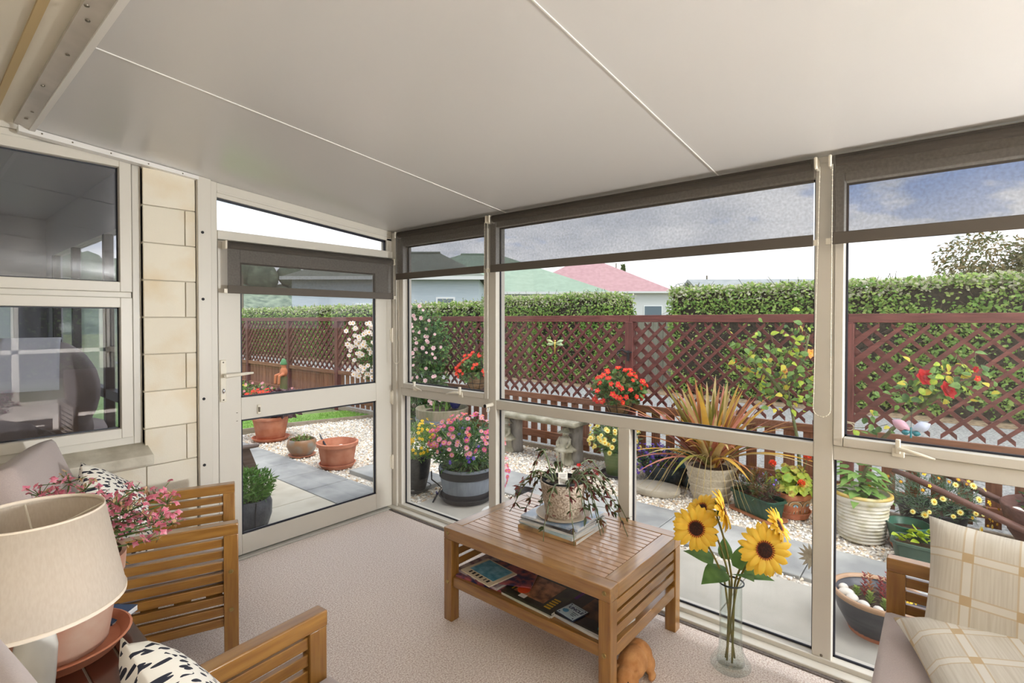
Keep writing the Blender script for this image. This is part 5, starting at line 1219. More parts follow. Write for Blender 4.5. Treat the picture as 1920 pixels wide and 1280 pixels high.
# ---- stone bench on two girl statues
CAST = mat('mossy_cast_stone', S(176, 170, 152), .95, S(132, 128, 106), scale=9, detail=7, bump=.5, bscale=40)
BARKST = mat('grey_log_stone', S(120, 116, 112), .95, S(160, 154, 146), scale=14, detail=6, bump=.6, stretch=(1, 1, .35))
bn = thing('stone_bench', 'mossy stone bench carried on two seated girls in wide hats', 'bench', (4.66, 3.52, GZ))
m = MB()
for i in range(9): pass
prof = [(-.14, -.032), (.14, -.032), (.165, -.005), (.155, .028), (-.155, .028), (-.165, -.005)]
part(MB().prism([(p[0], p[1] + .45) for p in prof], 'y', -.58, .58), 'seat_slab', CAST, bn, bevel=.012)
for k, yc in enumerate((-.44, .40)):
    part(MB().lathe([(0, 0), (.085, 0), (.078, .05), (.074, .25), (.080, .417), (0, .417)], 18, (.055, yc - .03, 0), wob=lambda a, z: .05 * math.sin(a * 5 + z * 9)), 'log_support', BARKST, bn, True)
    g = MB(); ox, oy = -.075, yc + .02
    g.lathe([(0, 0), (.085, 0), (.08, .03), (.06, .06), (.055, .15), (.075, .17), (0, .18)], 16, (ox + .02, oy, 0))           # stump seat
    g.lathe([(.0, .155), (.115, .150), (.118, .17), (.075, .20), (.055, .235), (.058, .27), (.05, .30), (.022, .315), (0, .315)], 20, (ox, oy, 0), wob=lambda a, z: .10 * math.sin(a * 9) if z < .18 else 0)
    g.ell((ox, oy, .345), (.038, .038, .042), 12, 8)
    g.lathe([(0, .405), (.03, .402), (.042, .375), (.05, .362), (.088, .348), (.09, .342), (.05, .35), (0, .35)], 20, (ox, oy, 0))  # hat
    for s_ in (-1, 1):
        g.tube([(ox - .005, oy + s_ * .058, .29), (ox - .04, oy + s_ * .078, .235), (ox - .075, oy + s_ * .06, .195)], [.02, .017, .014], 8)
        g.tube([(ox - .06, oy + s_ * .03, .165), (ox - .095, oy + s_ * .03, .14), (ox - .10, oy + s_ * .03, .07), (ox - .098, oy + s_ * .03, .02)], [.024, .022, .018, .017], 8)
        g.ell((ox - .118, oy + s_ * .03, .016), (.032, .017, .016), 8, 5)
    part(g, 'seated_girl', CAST, bn, True, mod=remesh(.008, 1))
# ---- hanging baskets of scarlet begonias on the fence
COIR = mat('coir_liner', S(120, 92, 64), .95, S(150, 122, 90), scale=20, detail=5, bump=.7, bscale=60, stretch=(1, 1, 3))
def basket(label, loc, r, n):
    t = thing('hanging_basket', label, 'hanging basket', loc, group='begonia baskets on the fence')
    part(MB().lathe([(0, -.17), (.09, -.165), (.135, -.09), (.155, 0), (.145, 0), (.12, -.08), (0, -.12)], 26), 'basket', COIR, t, True)
    w = MB()
    for i in range(9): a = 2 * PI * i / 9; w.tube([(.158 * math.cos(a), .158 * math.sin(a), 0), (.14 * math.cos(a), .14 * math.sin(a), -.085), (.095 * math.cos(a), .095 * math.sin(a), -.167)], .003, 5)
    for rr2, z in ((.159, 0), (.142, -.085), (.095, -.168)): w.tube([(rr2 * math.cos(2 * PI * i / 24), rr2 * math.sin(2 * PI * i / 24), z) for i in range(25)], .003, 5)
    part(w, 'wire_frame', BLACKPL, t, True); part(MB().lathe([(0, -.01), (.145, -.02)], 20), 'soil', SOIL, t)
    m = MB(); m.cloud((0, 0, .08), (r * .92, r * .92, .19), 700, .055, .04, rq, .4, .1, 3, zmin=-.05); part(m, 'foliage', [G_MID, leafmat('begonia_leaf', S(120, 116, 62), S(94, 104, 56)), G_DK], t, True, kind='stuff')
    dome_blooms(t, ['begonia'], (0, 0, .07), (r, r, .22), n, zlo=-.45, face=.6, sc=.95)
    hook = MB().tube([(.15, 0, .42), (.0, 0, .46), (-.03, 0, .44)], .007, 6)
    for a in (0, 2.1, 4.2): hook.tube([(.155 * math.cos(a), .155 * math.sin(a), 0), (0, 0, .44)], .002, 4)
    part(hook, 'hanger', BLACKPL, t); return t
basket('scarlet begonia basket by the fence post in the middle of the view', (4.78, 2.57, .655), .27, 64)
basket('scarlet begonia basket partly hidden by the first window post', (4.78, 4.60, .735), .26, 58)
bk = thing('fence_bracket', 'small black iron bracket on the fence post above the basket', 'bracket', (4.948, 2.55, 1.09))
part(MB().box(-.008, .004, -.014, .014, -.07, .04).box(-.010, 0, -.045, .045, .015, .03), 'plate', BLACKPL, bk); part(MB().tube([(-.01, .0, .02), (-.06, .04, .05), (-.06, .09, .03), (-.05, .10, .0)], .008, 6), 'arm', BLACKPL, bk)
# ---- lemon daisies in a ribbed green pot
saucer('black saucer under the ribbed green pot', (4.62, 2.50, C0), .16, .025, BLACKPL)
ld = potted('potted_marguerite', 'lemon marguerite daisies in a ribbed green pot', (4.62, 2.50, C0 + .0085), tub(.105, .135, .235), mat('ribbed_green_glaze', S(84, 104, 62), .45, S(104, 120, 76), scale=3, stretch=(.3, .3, 26)), .20, .12, wob=lambda a, z: .012 * math.sin(z * 190))
m = MB(); m.cloud((0, .02, .36), (.22, .24, .19), 1700, .045, .009, rq, .4, .4, 2, zmin=.21); part(m, 'foliage', [G_GREY, G_MID], ld, True, kind='stuff')
dome_blooms(ld, ['lemondaisy'], (0, .02, .36), (.25, .27, .22), 72, zlo=-.5, face=.5, k0=.85)
# ---- lobelia, dark bowl
lb = potted('potted_lobelia', 'dark blue glazed bowl spilling violet lobelia', (4.70, 2.02, C0), [(0, 0), (.13, 0), (.15, .01), (.215, .10), (.235, .17), (.235, .195), (.222, .195), (.21, .16), (0, .14)], mat('midnight_glaze', S(26, 36, 44), .12, S(40, 56, 66), scale=6), .17, .215)
m = MB(); m.cloud((0, .10, .21), (.26, .24, .12), 900, .03, .014, rq, .3, .1, 3, zmin=.02); part(m, 'foliage', [G_DK, G_MID, leafmat('lobelia_tint', S(86, 66, 150), S(70, 52, 130))], lb, True, kind='stuff')
dome_blooms(lb, ['violet'], (-.02, .14, .20), (.25, .24, .15), 110, zlo=-.6, face=.4, sc=.9)
mp_ = potted('potted_alyssum', 'teal glazed pot behind the phormium with small pale flowers', (4.80, 1.78, C0), tub(.13, .165, .30), mat('teal_glaze', S(96, 132, 144), .2, S(70, 96, 106), scale=7), .26, .15)
m = MB(); m.cloud((0, 0, .33), (.18, .18, .09), 500, .035, .012, rq, .3, .2, 2); part(m, 'foliage', [G_GREY, G_MID], mp_, True, kind='stuff')
dome_blooms(mp_, ['lemondaisy'], (0, 0, .33), (.19, .19, .10), 14, sc=.5)
# flat stepping stone
solo(MB().lathe([(0, 0), (.19, 0), (.205, .03), (.195, .055), (.17, .062), (0, .064)], 30, sq=(.78, 1.15), wob=lambda a, z: .05 * math.sin(2 * a + 1) + .03 * math.sin(5 * a)), 'garden_stone', mat('sandy_stone', S(190, 182, 164), .95, S(168, 160, 142), scale=7, detail=6, bump=.3, bscale=60), 'flat kidney shaped stone lying on the pebbles', 'stone', (4.38, 1.98, C0), .2)
# ---- phormium in the cream ribbed pot
CREAMG = mat('speckled_cream_clay', S(206, 196, 174), .75, S(184, 172, 148), scale=60, detail=3, bump=.1)
prof = [(0, 0), (.150, 0)]
for i in range(41):
    t_ = i / 40; r_ = .152 + .045 * t_ + .017 * (((t_ * 4.0) % 1) if t_ < .999 else 1) ; prof.append((r_, .008 + .262 * t_))
prof += [(.222, .285), (.222, .295), (.205, .295), (.195, .27), (0, .25)]
ph = potted('potted_phormium', 'bronze and gold striped phormium in a cream ribbed clay pot', (4.55, 1.55, C0), prof, CREAMG, .265, .195, n=40)
PHC = [leafmat('phormium_gold', S(222, 176, 70), S(200, 162, 78), 9), leafmat('phormium_bronze', S(176, 116, 70), S(196, 134, 84), 9), leafmat('phormium_olive', S(128, 128, 52), S(150, 142, 64), 9), leafmat('phormium_straw', S(214, 194, 138), S(196, 172, 112), 9), leafmat('phormium_pink', S(206, 138, 122), S(186, 120, 96), 9)]
rph = random.Random(15)
def strap(L, W, lean, droop, n=9):
    m = MB(); vs = []; fs = []
    for i in range(n + 1):
        t_ = i / n; x = L * (math.sin(lean) * t_ + droop * t_ * t_ * .55); z = L * (math.cos(lean) * t_ - droop * t_ ** 2.4 * .75)
        w = W / 2 * (min(1, .55 + t_ * 2.2)) * (1 - max(0, t_ - .35) / .65) ** .7 if i < n else .0008
        vs += [(x, -w, z + w * .35), (x, 0, z), (x, w, z + w * .35)]
    for i in range(n):
        for j in range(2): a = i * 3 + j; fs.append((a, a + 1, a + 4, a + 3))
    return m.add(vs, fs)
kinds = []
for L, W, lean, dr in ((.80, .066, .12, .05), (.92, .064, .36, .12), (.92, .064, .56, .24), (.88, .060, .76, .40), (.78, .054, .92, .58), (.70, .054, .45, .55), (.84, .064, .24, .16), (.94, .060, .68, .32)):
    for pmx in PHC:
        mb = strap(L, W, lean, dr); me = mb.mesh('strap_leaf'); finish(me, pmx, mb.m, True); kinds.append(me)
for i in range(135):
    o = bpy.data.objects.new('strap_leaf', kinds[rph.randrange(len(kinds))]); COL.objects.link(o); o.parent = ph
    a = rph.uniform(0, 6.28); o.location = (.05 * math.cos(a) * rph.random(), .07 * math.sin(a) * rph.random(), .265); o.rotation_euler = (rph.gauss(0, .10), rph.gauss(0, .08), a); o.scale = (rph.uniform(.7, 1.05),) * 3
# thin dead leaves arching over the pot
for i in range(16):
    a = rph.uniform(1.6, 4.6); L = rph.uniform(.45, .62); d = V((math.cos(a), math.sin(a), 0))
    pts = [V((0, 0, .27)) + d * (L * t_) + V((0, 0, .18 * math.sin(PI * min(1, t_ * 1.1)) - .22 * t_ * t_)) for t_ in [k / 7 for k in range(8)]]
    part(MB().tube(pts, [.005 - .0006 * k for k in range(8)], 4), 'dry_leaf', PHC[3], ph, True)
# ---- green trough with dying lavender, patterned geranium pot
DKG = mat('dark_green_plastic', S(34, 68, 54), .4, S(44, 84, 66), scale=6)
def trough(name, label, loc, rot, L, W, H, pmat, tray=None):
    t = thing(name, label, 'potted plant', (loc[0], loc[1], C0 + (.0125 if tray else 0)), rot, 'potted plants in the garden')
    c = .35
    def ring(l, w, z): return [(-l / 2 + c * w * .5, -w / 2, z), (l / 2 - c * w * .5, -w / 2, z), (l / 2, -w / 2 + c * w * .5, z), (l / 2, w / 2 - c * w * .5, z), (l / 2 - c * w * .5, w / 2, z), (-l / 2 + c * w * .5, w / 2, z), (-l / 2, w / 2 - c * w * .5, z), (-l / 2, -w / 2 + c * w * .5, z)]
    rings = [ring(L * .86, W * .80, 0), ring(L * .97, W * .95, H - .02), ring(L + .012, W + .012, H - .02), ring(L + .012, W + .012, H), ring(L - .012, W - .012, H), ring(L * .92, W * .88, H - .05)]
    vs = [p for r in rings for p in r]; fs = [tuple(range(8))[::-1]]
    for k in range(5): fs += [(k * 8 + i, k * 8 + (i + 1) % 8, k * 8 + 8 + (i + 1) % 8, k * 8 + 8 + i) for i in range(8)]
    fs.append(tuple(range(40, 48))); part(MB().add(vs, fs), 'trough', pmat, t, bevel=.003)
    q = ring(L * .93, W * .9, H - .035); part(MB().add(q, [tuple(range(8))]), 'soil', SOIL, t)
    return t
tr1 = trough('trough_planter', 'dark green trough of fading lavender on a tan tray', (4.40, 1.13), math.radians(62), .42, .19, .15, DKG, True)
def tray(label, loc, rot, L, W, m): return solo(MB().prism([(-L / 2 + .03, -W / 2), (L / 2 - .03, -W / 2), (L / 2, -W / 2 + .03), (L / 2, W / 2 - .03), (L / 2 - .03, W / 2), (-L / 2 + .03, W / 2), (-L / 2, W / 2 - .03), (-L / 2, -W / 2 + .03)], 'z', 0, .012), 'trough_tray', m, label, 'tray', loc, rot)
tray('tan tray under the green lavender trough', (4.40, 1.13, C0), math.radians(62), .44, .21, mat('tan_plastic', S(172, 110, 74), .5))
m = MB(); m.cloud((0, 0, .21), (.2, .09, .12), 1000, .05, .006, rq, .2, .8, 3, zmin=.12); part(m, 'foliage', [leafmat('dry_lavender', S(112, 92, 64), S(90, 80, 60)), G_GREY, G_PUR], tr1, True, kind='stuff')
dome_blooms(tr1, ['violet'], (0, 0, .22), (.2, .1, .13), 12, sc=.7)
tr2m = mat('grey_green_plastic', S(66, 86, 74), .5, S(78, 98, 84), scale=6)
saucer('terracotta saucer under the patterned geranium pot', (4.56, .915, C0), .135, .045, TERRA)
def pattern_mat():
    m_ = bpy.data.materials.new('painted_leaf_band'); m_.use_nodes = True; nt = m_.node_tree; N = nt.nodes.new; L = nt.links.new
    b = nt.nodes['Principled BSDF']; b.inputs['Roughness'].default_value = .5; tc = N('ShaderNodeTexCoord'); sx = N('ShaderNodeSeparateXYZ'); L(tc.outputs['Object'], sx.inputs[0])
    at = N('ShaderNodeMath'); at.operation = 'ARCTAN2'; L(sx.outputs[1], at.inputs[0]); L(sx.outputs[0], at.inputs[1])
    cbx = N('ShaderNodeCombineXYZ'); L(at.outputs[0], cbx.inputs[0]); L(sx.outputs[2], cbx.inputs[1]); mp = N('ShaderNodeMapping'); mp.inputs['Scale'].default_value = (1.6, 14, 1); mp.inputs['Rotation'].default_value = (0, 0, .6); L(cbx.outputs[0], mp.inputs[0])
    vo = N('ShaderNodeTexVoronoi'); vo.voronoi_dimensions = '2D'; vo.inputs['Scale'].default_value = 1.0; L(mp.outputs[0], vo.inputs['Vector'])
    r = N('ShaderNodeValToRGB'); r.color_ramp.interpolation = 'CONSTANT'; L(vo.outputs['Distance'], r.inputs[0]); e = r.color_ramp.elements
    e[0].position = 0; e[0].color = S(150, 190, 206); e[1].position = .22; e[1].color = S(50, 40, 36)
    for p, c_ in ((.28, S(190, 146, 100)), (.52, S(216, 200, 170)), (.60, S(60, 48, 40)), (.66, S(176, 130, 86))): q = e.new(p); q.color = c_
    L(r.outputs[0], b.inputs['Base Color']); return m_
gp = potted('potted_geranium', 'orange-red geranium with lime leaves in a painted terracotta pot', (4.56, .915, C0 + .0085), [(0, 0), (.100, 0), (.104, .006)] + [(.112 + .02 * t_, .02 + .13 * t_) for t_ in (0, .5, 1)] + [(.142, .155), (.148, .185), (.138, .19), (.125, .16), (0, .14)], TERRA, .16, .13)
part(MB().lathe([(.1135, .03), (.1215, .085), (.1325, .142)], 36), 'painted_band', pattern_mat(), gp, True)
GER = [leafmat('geranium_lime', S(196, 204, 84), S(166, 190, 70), 25), leafmat('geranium_green', S(128, 164, 62), S(156, 184, 76), 25), leafmat('geranium_blotch', S(150, 110, 50), S(186, 190, 80), 30)]
gl = MB(); nn = 14
gl.add([(0, 0, -.008)] + [((.036 + .005 * math.cos(5 * 2 * PI * i / nn)) * math.cos(2 * PI * i / nn), (.036 + .005 * math.cos(5 * 2 * PI * i / nn)) * math.sin(2 * PI * i / nn), .006 * math.sin(3 * 2 * PI * i / nn)) for i in range(nn)], [(0, 1 + i, 1 + (i + 1) % nn) for i in range(nn)])
gms = []
for k in range(3): me = gl.mesh('leaf'); finish(me, GER[k], gl.m, True); gms.append(me)
for i in range(84):
    a = rq.uniform(0, 6.28); q = rq.random() ** .5; e_ = rq.uniform(.1, 1)
    o = bpy.data.objects.new('leaf', gms[rq.choice((0, 0, 1, 2))]); COL.objects.link(o); o.parent = gp; o.location = (.19 * q * math.cos(a), .19 * q * math.sin(a), .19 + .21 * (1 - q * q) * e_ + .03 * rq.random())
    nr = V((math.cos(a) * q * .8, math.sin(a) * q * .8, .7)) + TOCAM * .35; o.rotation_mode = 'QUATERNION'; o.rotation_quaternion = V((0, 0, 1)).rotation_difference(nr.normalized()); o.scale = (rq.uniform(.7, 1.1),) * 3
m = MB()
for i in range(24): a = rq.uniform(0, 6.28); m.tube([(0, 0, .16), (.10 * math.cos(a), .10 * math.sin(a), .30)], .004, 5)
part(m, 'stems', KST, gp, True)
gh = MB()
for i in range(30):
    q = V((rq.gauss(0, 1), rq.gauss(0, 1), rq.gauss(.3, 1))).normalized()
    for k in range(3): gh.leaf(q * .018, q + V((rq.gauss(0, .6), rq.gauss(0, .6), rq.gauss(0, .6))), q, .018, .014, .2, 2)
me = gh.mesh('flower_cluster'); finish(me, pm('orange_red_petal', S(226, 66, 36), S(240, 96, 56)), gh.m, True)
for p in ((-.10, .12, .40), (.04, -.10, .46), (.00, -.20, .36), (-.13, -.09, .29)):
    o = bpy.data.objects.new('flower_cluster', me); COL.objects.link(o); o.parent = gp; o.location = p
    part(MB().tube([(p[0] * .3, p[1] * .3, .18), (p[0] * .9, p[1] * .9, p[2] - .05), p], .003, 5), 'flower_stalk', KST, gp, True)
# ---- white ribbed urn with hydrangea leaves
prof = [(0, 0), (.135, 0)]
for i in range(60): t_ = i / 59; prof.append((.138 + .028 * t_ + .006 * math.sin(t_ * 2 * PI * 11), .005 + .265 * t_))
prof += [(.182, .28), (.188, .30), (.186, .325), (.165, .33), (.155, .30), (0, .27)]
LICH = mat('lichened_white_clay', S(222, 218, 206), .9, S(178, 170, 128), scale=9, detail=7, bump=.3, lo=.45, hi=.7)
ur = potted('potted_hydrangea', 'leafy plant in a lichened white ribbed pot with a yellow rim', (4.40, .44, C0), prof, LICH, .29, .16, n=40)
part(MB().lathe([(.176, .312), (.189, .314), (.188, .328), (.166, .333), (.164, .325)], 36), 'lichen_rim', mat('orange_lichen', S(196, 160, 60), .95, S(204, 194, 150), scale=8, detail=5), ur, True)
HY = leafmat('hydrangea_leaf', S(104, 146, 70), S(134, 170, 88), 12)
for i in range(64):
    a = rq.uniform(0, 6.28); q = .12 * rq.random() ** .5; part(MB().leaf((0, 0, 0), (math.cos(a), math.sin(a), rq.uniform(-.1, .6)), (0, 0, 1), rq.uniform(.07, .12), rq.uniform(.05, .075), .5, 4, shape=.7, fold=.1), 'leaf', HY, ur, True, loc=(q * math.cos(a), q * math.sin(a), .31 + rq.random() * .22))
# ---- round green pot, trough with lime leaves, black planter of fading daisies
saucer('terracotta coloured saucer under the round green tub', (4.40, .175, C0), .105, .035, TERRA)
potted('garden_tub', 'empty round green plastic tub between the urn and the trough', (4.40, .175, C0 + .0085), tub(.092, .122, .165, .006, .006), mat('mid_green_plastic', S(46, 96, 78), .4, S(54, 106, 86), scale=5), .12, .10)
tr2 = trough('trough_planter', 'grey-green trough of lime coloured leaves by the sofa', (4.10, .045), math.radians(88), .40, .19, .15, tr2m, True)
tray('black tray under the grey-green trough', (4.10, .045, C0), math.radians(88), .42, .21, BLACKPL)
for i in range(64):
    a = rq.uniform(0, 6.28); part(MB().leaf((0, 0, 0), (math.cos(a), math.sin(a), .3), (-.75, -.5, .7), rq.uniform(.035, .06), rq.uniform(.035, .05), .3, 4, shape=.65), 'leaf', G_YG, tr2, True, loc=(rq.uniform(-.19, .17), rq.uniform(-.09, .09), .15 + .06 * rq.random()))
bd = potted('potted_daisies', 'black tub of fading yellow daisies behind the green tub', (4.72, .05, C0), tub(.16, .20, .22, .008), BLACKPL, .18, .17)
m = MB(); m.cloud((0, 0, .29), (.27, .27, .16), 1900, .045, .006, rq, .4, .5, 2, zmin=.16); part(m, 'foliage', [G_GREY, leafmat('silver_leaf', S(130, 150, 130), S(104, 128, 108))], bd, True, kind='stuff')
ME['spent'] = blossom_mesh('blossom', [pm('spent_petal', S(196, 140, 50), S(176, 116, 40)), YEL], 10, .014, .009, .7, .009)
dome_blooms(bd, ['lemondaisy', 'yellow', 'spent', 'lemondaisy'], (-.04, .03, .30), (.30, .36, .27), 84, zlo=-.45, face=.8, sc=.82)
# ---- wheelbarrow planter
WBW = wood('brown_stained_barrow', S(84, 54, 46), S(112, 78, 68), 'y', rough=.6)
wbw = thing('wheelbarrow_planter', 'brown wooden wheelbarrow planter with white stones and succulents', 'planter', (0, 0, 0))
for p, q in (((4.47, .268, .40), (4.33, -.62, .10)), ((4.80, .10, .39), (4.78, -.62, .10))): part(MB().tube([p, V(p).lerp(V(q), .1) + V((0, 0, .012)), V(p).lerp(V(q), .5), q], [.016, .021, .023, .023], 8), 'handle', WBW, wbw, True)
part(MB().lathe([(0, .12), (.20, .12), (.24, .20), (.27, .36), (.26, .37), (.235, .35), (0, .30)], 30, (4.58, -.62, -.08), sq=(1.15, 1.25)), 'body', WBW, wbw, True)
part(MB().lathe([(0, .325), (.24, .315)], 20, (4.58, -.62, -.08), sq=(1.15, 1.25)), 'soil', SOIL, wbw)
m = MB(); m.cloud((4.60, -.66, .30), (.25, .27, .13), 1100, .05, .016, rq, .3, .5, 3); part(m, 'foliage', [G_MID, G_GREY, G_PUR], wbw, True, kind='stuff')
PEBW = mat('white_cobble', S(232, 228, 220), .7, S(212, 206, 196), scale=20)
for i in range(8): a = PI * (.62 + .075 * i); part(MB().ell((0, 0, 0), (.034, .026, .02), 10, 6), 'cobble', PEBW, wbw, True, loc=(4.58 + .255 * math.cos(a), -.62 + .28 * math.sin(a), .262), rot=(0, 0, a))
part(MB().lathe([(0, -.02), (.13, -.02), (.14, 0), (.13, .02), (0, .02)], 24), 'wheel', WBW, wbw, loc=(4.5, -1.12, .045), rot=(0, PI / 2, 0))
part(MB().bar((4.35, -.8, .09), (4.5, -1.12, .045), .03, .03).bar((4.78, -.8, .09), (4.52, -1.12, .045), .03, .03).bar((4.40, -.42, .1), (4.40, -.40, GZ), .03, .03).bar((4.76, -.42, .1), (4.76, -.40, GZ), .03, .03), 'leg_frame', WBW, wbw)
pm_ = MB(); 
for p in ((4.45, -.52, .34), (4.5, -.6, .36)): put(wbw, 'pinkdaisy', p, TOCAM + V((0, 0, .6)))
put(wbw, 'yellow', (4.36, -.62, .32), TOCAM + V((0, 0, .4)), 1.6)
# ---- oval planter of succulents by the glass
ov = thing('oval_planter', 'dark glazed oval bowl of red succulents and stones near the glass', 'potted plant', (3.12, .235, C0 + .0085), group='potted plants in the garden')
SLATEG = mat('slate_blue_glaze', S(66, 68, 76), .35, S(84, 86, 92), scale=7, stretch=(1, 1, 6)); 
part(MB().lathe([(0, 0), (.12, 0), (.135, .01), (.178, .09), (.200, .165), (.203, .18), (.190, .182), (.178, .15), (0, .12)], 36, sq=(1.0, 1.0)), 'bowl', SLATEG, ov, True)
part(MB().lathe([(.196, .160), (.206, .172), (.203, .188), (.188, .188), (.184, .174)], 36), 'tan_rim', mat('tan_rim_glaze', S(186, 152, 122), .5), ov, True)
part(MB().lathe([(0, .15), (.18, .145)], 24), 'soil', SOIL, ov)
saucer('terracotta dish beneath the oval succulent bowl', (3.12, .235, C0), .15, .06, TERRA)
SUC = [leafmat('red_succulent', S(150, 62, 56), S(120, 54, 56), 40), leafmat('copper_succulent', S(176, 116, 66), S(150, 92, 60), 40), leafmat('green_succulent', S(124, 150, 66), S(150, 166, 84), 40)]
for (x, y, h, k) in ((-.02, -.02, .10, 0), (.05, -.03, .13, 0), (.03, .04, .11, 1), (.07, .0, .09, 0), (-.05, -.06, .07, 1), (.0, .06, .12, 0), (-.07, .03, .06, 2), (-.03, .09, .05, 2), (.04, -.09, .08, 1), (-.09, -.03, .05, 2)):
    m = MB()
    for j in range(26): a = j * 2.4; z = h * j / 26; m.leaf((0, 0, z), (math.cos(a), math.sin(a), .5), (0, 0, 1), .028 * (1.2 - .6 * j / 26), .013, -.1, 2)
    part(m, 'rosette', SUC[k], ov, True, loc=(x, y, .15))
for i, (x, y, s_) in enumerate(((-.10, .10, 1), (-.13, .05, .8), (-.06, .13, 1.1), (.0, .15, .8), (-.14, -.01, .7))): part(MB().ell((0, 0, 0), (.036 * s_, .028 * s_, .022 * s_), 10, 7), 'cobble', PEBW, ov, True, loc=(x, y, .165), rot=(0, 0, i))
for p in ((-.02, -.12, .19), (.03, -.14, .18)): put(ov, 'yellow', p, TOCAM + V((0, 0, .7)), 1.0)
# ---- things through the door
saucer('terracotta saucer under the tall geranium pot', (3.10, 6.70, C0), .225, .035, TERRA)
tg_ = potted('potted_red_geranium', 'red geraniums and plum foliage in a tall terracotta pot by the lawn', (3.10, 6.70, C0 + .0085), tub(.165, .215, .30, .02), TERRA, .26, .20)
m = MB(); m.cloud((.12, -.10, .46), (.26, .26, .16), 800, .08, .06, rq, .4, .2, 1, zmin=.28); part(m, 'plum_foliage', [G_PUR], tg_, True, kind='stuff')
m = MB(); m.cloud((-.10, .08, .44), (.20, .20, .16), 500, .06, .05, rq, .4, .2, 1, zmin=.28); part(m, 'green_foliage', [G_MID], tg_, True, kind='stuff')
dome_blooms(tg_, ['begonia'], (-.08, .06, .50), (.22, .22, .14), 56, zlo=-.1, face=.6)
m = MB()
for i in range(26): a = rq.uniform(0, 6.28); q = V((.12 * math.cos(a) - .05, .12 * math.sin(a), .38)); m.tube([q, q + V((rq.gauss(0, .06), rq.gauss(0, .06), rq.uniform(.15, .33)))], .003, 4)
part(m, 'seed_stalks', mat('dry_stalk', S(150, 116, 84), .8), tg_, True)
saucer('shallow terracotta saucer under the round glazed bowl', (2.96, 5.63, C0), .145, .014, TERRA)
MOTT = mat('mottled_glaze', S(150, 112, 78), .4, S(130, 140, 136), scale=6, detail=6, lo=.45, hi=.65)
rb_ = potted('glazed_bowl_planter', 'round mottled glazed bowl planter on the pebbles', (2.96, 5.63, C0 + .0085), [(0, 0), (.10, 0), (.14, .05), (.165, .11), (.155, .165), (.140, .185), (.132, .18), (.14, .15), (0, .13)], MOTT, .15, .135)
m = MB(); m.cloud((0, 0, .17), (.11, .11, .03), 260, .04, .012, rq, .1, .4, 2); part(m, 'foliage', [G_LT, leafmat('dry_moss', S(140, 120, 80), S(110, 104, 64))], rb_, True, kind='stuff')
saucer('heavy terracotta saucer under the large empty pot', (2.98, 4.92, C0), .185, .04, TERRA)
bt = potted('terracotta_pot', 'large terracotta pot holding white stones and a trowel', (2.98, 4.92, C0 + .0085), [(0, 0), (.155, 0), (.16, .006), (.195, .215), (.212, .22), (.215, .255), (.198, .26), (.185, .22), (.16, .12), (0, .12)], TERRA, .15, .165)
for i in range(9): a = i * .7; q = .05 + .09 * ((i * 37) % 10) / 10; part(MB().ell((0, 0, 0), (.032, .028, .022), 10, 6), 'stone', PEBW, bt, True, loc=(q * math.cos(a), q * math.sin(a), .175))
tw = part(MB().tube([(0, 0, -.04), (0, 0, .07)], .011, 8), 'trowel', GASKET, bt, True, loc=(-.06, .13, .20), rot=(-.9, .5, .3))
part(MB().leaf((0, 0, .06), (0, 0, 1), (0, 1, .1), .14, .06, .1, 4, shape=.5), 'trowel_blade', mat('steel_blade', S(150, 154, 160), .3, metal=.8), tw, True)
hp_ = potted('potted_succulent_shrub', 'bushy green plant in a hammered dark grey pot outside the door', (1.67, 3.95, C0), [(0, 0), (.105, 0), (.12, .01), (.148, .10), (.150, .19), (.138, .225), (.128, .225), (.13, .18), (0, .17)], mat('hammered_slate', S(84, 88, 96), .45, S(66, 70, 78), scale=22, bump=.8, bscale=30), .19, .125)
m = MB(); m.cloud((0, 0, .31), (.17, .17, .13), 1500, .04, .012, rq, .3, .6, 2, zmin=.19); part(m, 'foliage', [leafmat('sedum_green', S(96, 146, 62), S(124, 168, 84)), G_MID], hp_, True, kind='stuff')
part(MB().tube([(-.02, -.15, .225), (-.03, -.155, .12), (-.03, -.15, .0)], .005, 6), 'drip_line', BLACKPL, hp_)
GCW = wood('weathered_brown_chair', S(84, 70, 62), S(110, 94, 84), 'x', rough=.8)
gc = thing('garden_chair', 'weathered brown wooden garden chair beside the stone wall', 'garden chair', (2.06, 4.78, GZ), math.radians(-8))
part(MB().prism([(-.62, -.05), (-.02, -.045), (.03, -.03), (.045, 0), (.03, .03), (-.02, .045), (-.62, .05)], 'z', .40, .422), 'arm', GCW, gc, bevel=.006)
part(MB().bar((-.09, 0, .40), (.05, 0, .0), .03, .09, up=(1, 0, .3)), 'front_leg', GCW, gc, bevel=.003)
for i in range(7): part(B(-.62 + i * .085, -.62 + i * .085 + .07, .03, .56, .24 + i * .012, .26 + i * .012), 'seat_slat', GCW, gc, bevel=.003)
part(MB().prism([(-.62, .53), (-.02, .53), (.03, .55), (.045, .58), (.03, .61), (-.02, .63), (-.62, .63)], 'z', .40, .422), 'arm', GCW, gc, bevel=.006)
part(MB().bar((-.09, .58, .40), (.05, .58, .0), .03, .09, up=(1, 0, .3)), 'front_leg', GCW, gc, bevel=.003)
for i in range(5): part(MB().bar((-.60, .06 + i * .125, .24), (-.80, .06 + i * .125, .95), .10, .02, up=(1, 0, .25)), 'back_slat', GCW, gc, bevel=.003)
for y in (.0, .58): part(MB().bar((-.60, y, .40), (-.62, y, .0), .04, .06), 'rear_leg', GCW, gc)
to = thing('post_figurine', 'small painted gnome figure sitting on a mossy post by the fence', 'figurine', (4.62, 9.45, GZ))
part(MB().tube([(0, 0, 0), (0, 0, .50)], [.07, .065], 10), 'post', mat('mossy_post', S(96, 104, 60), .95, S(120, 100, 70), scale=9), to)
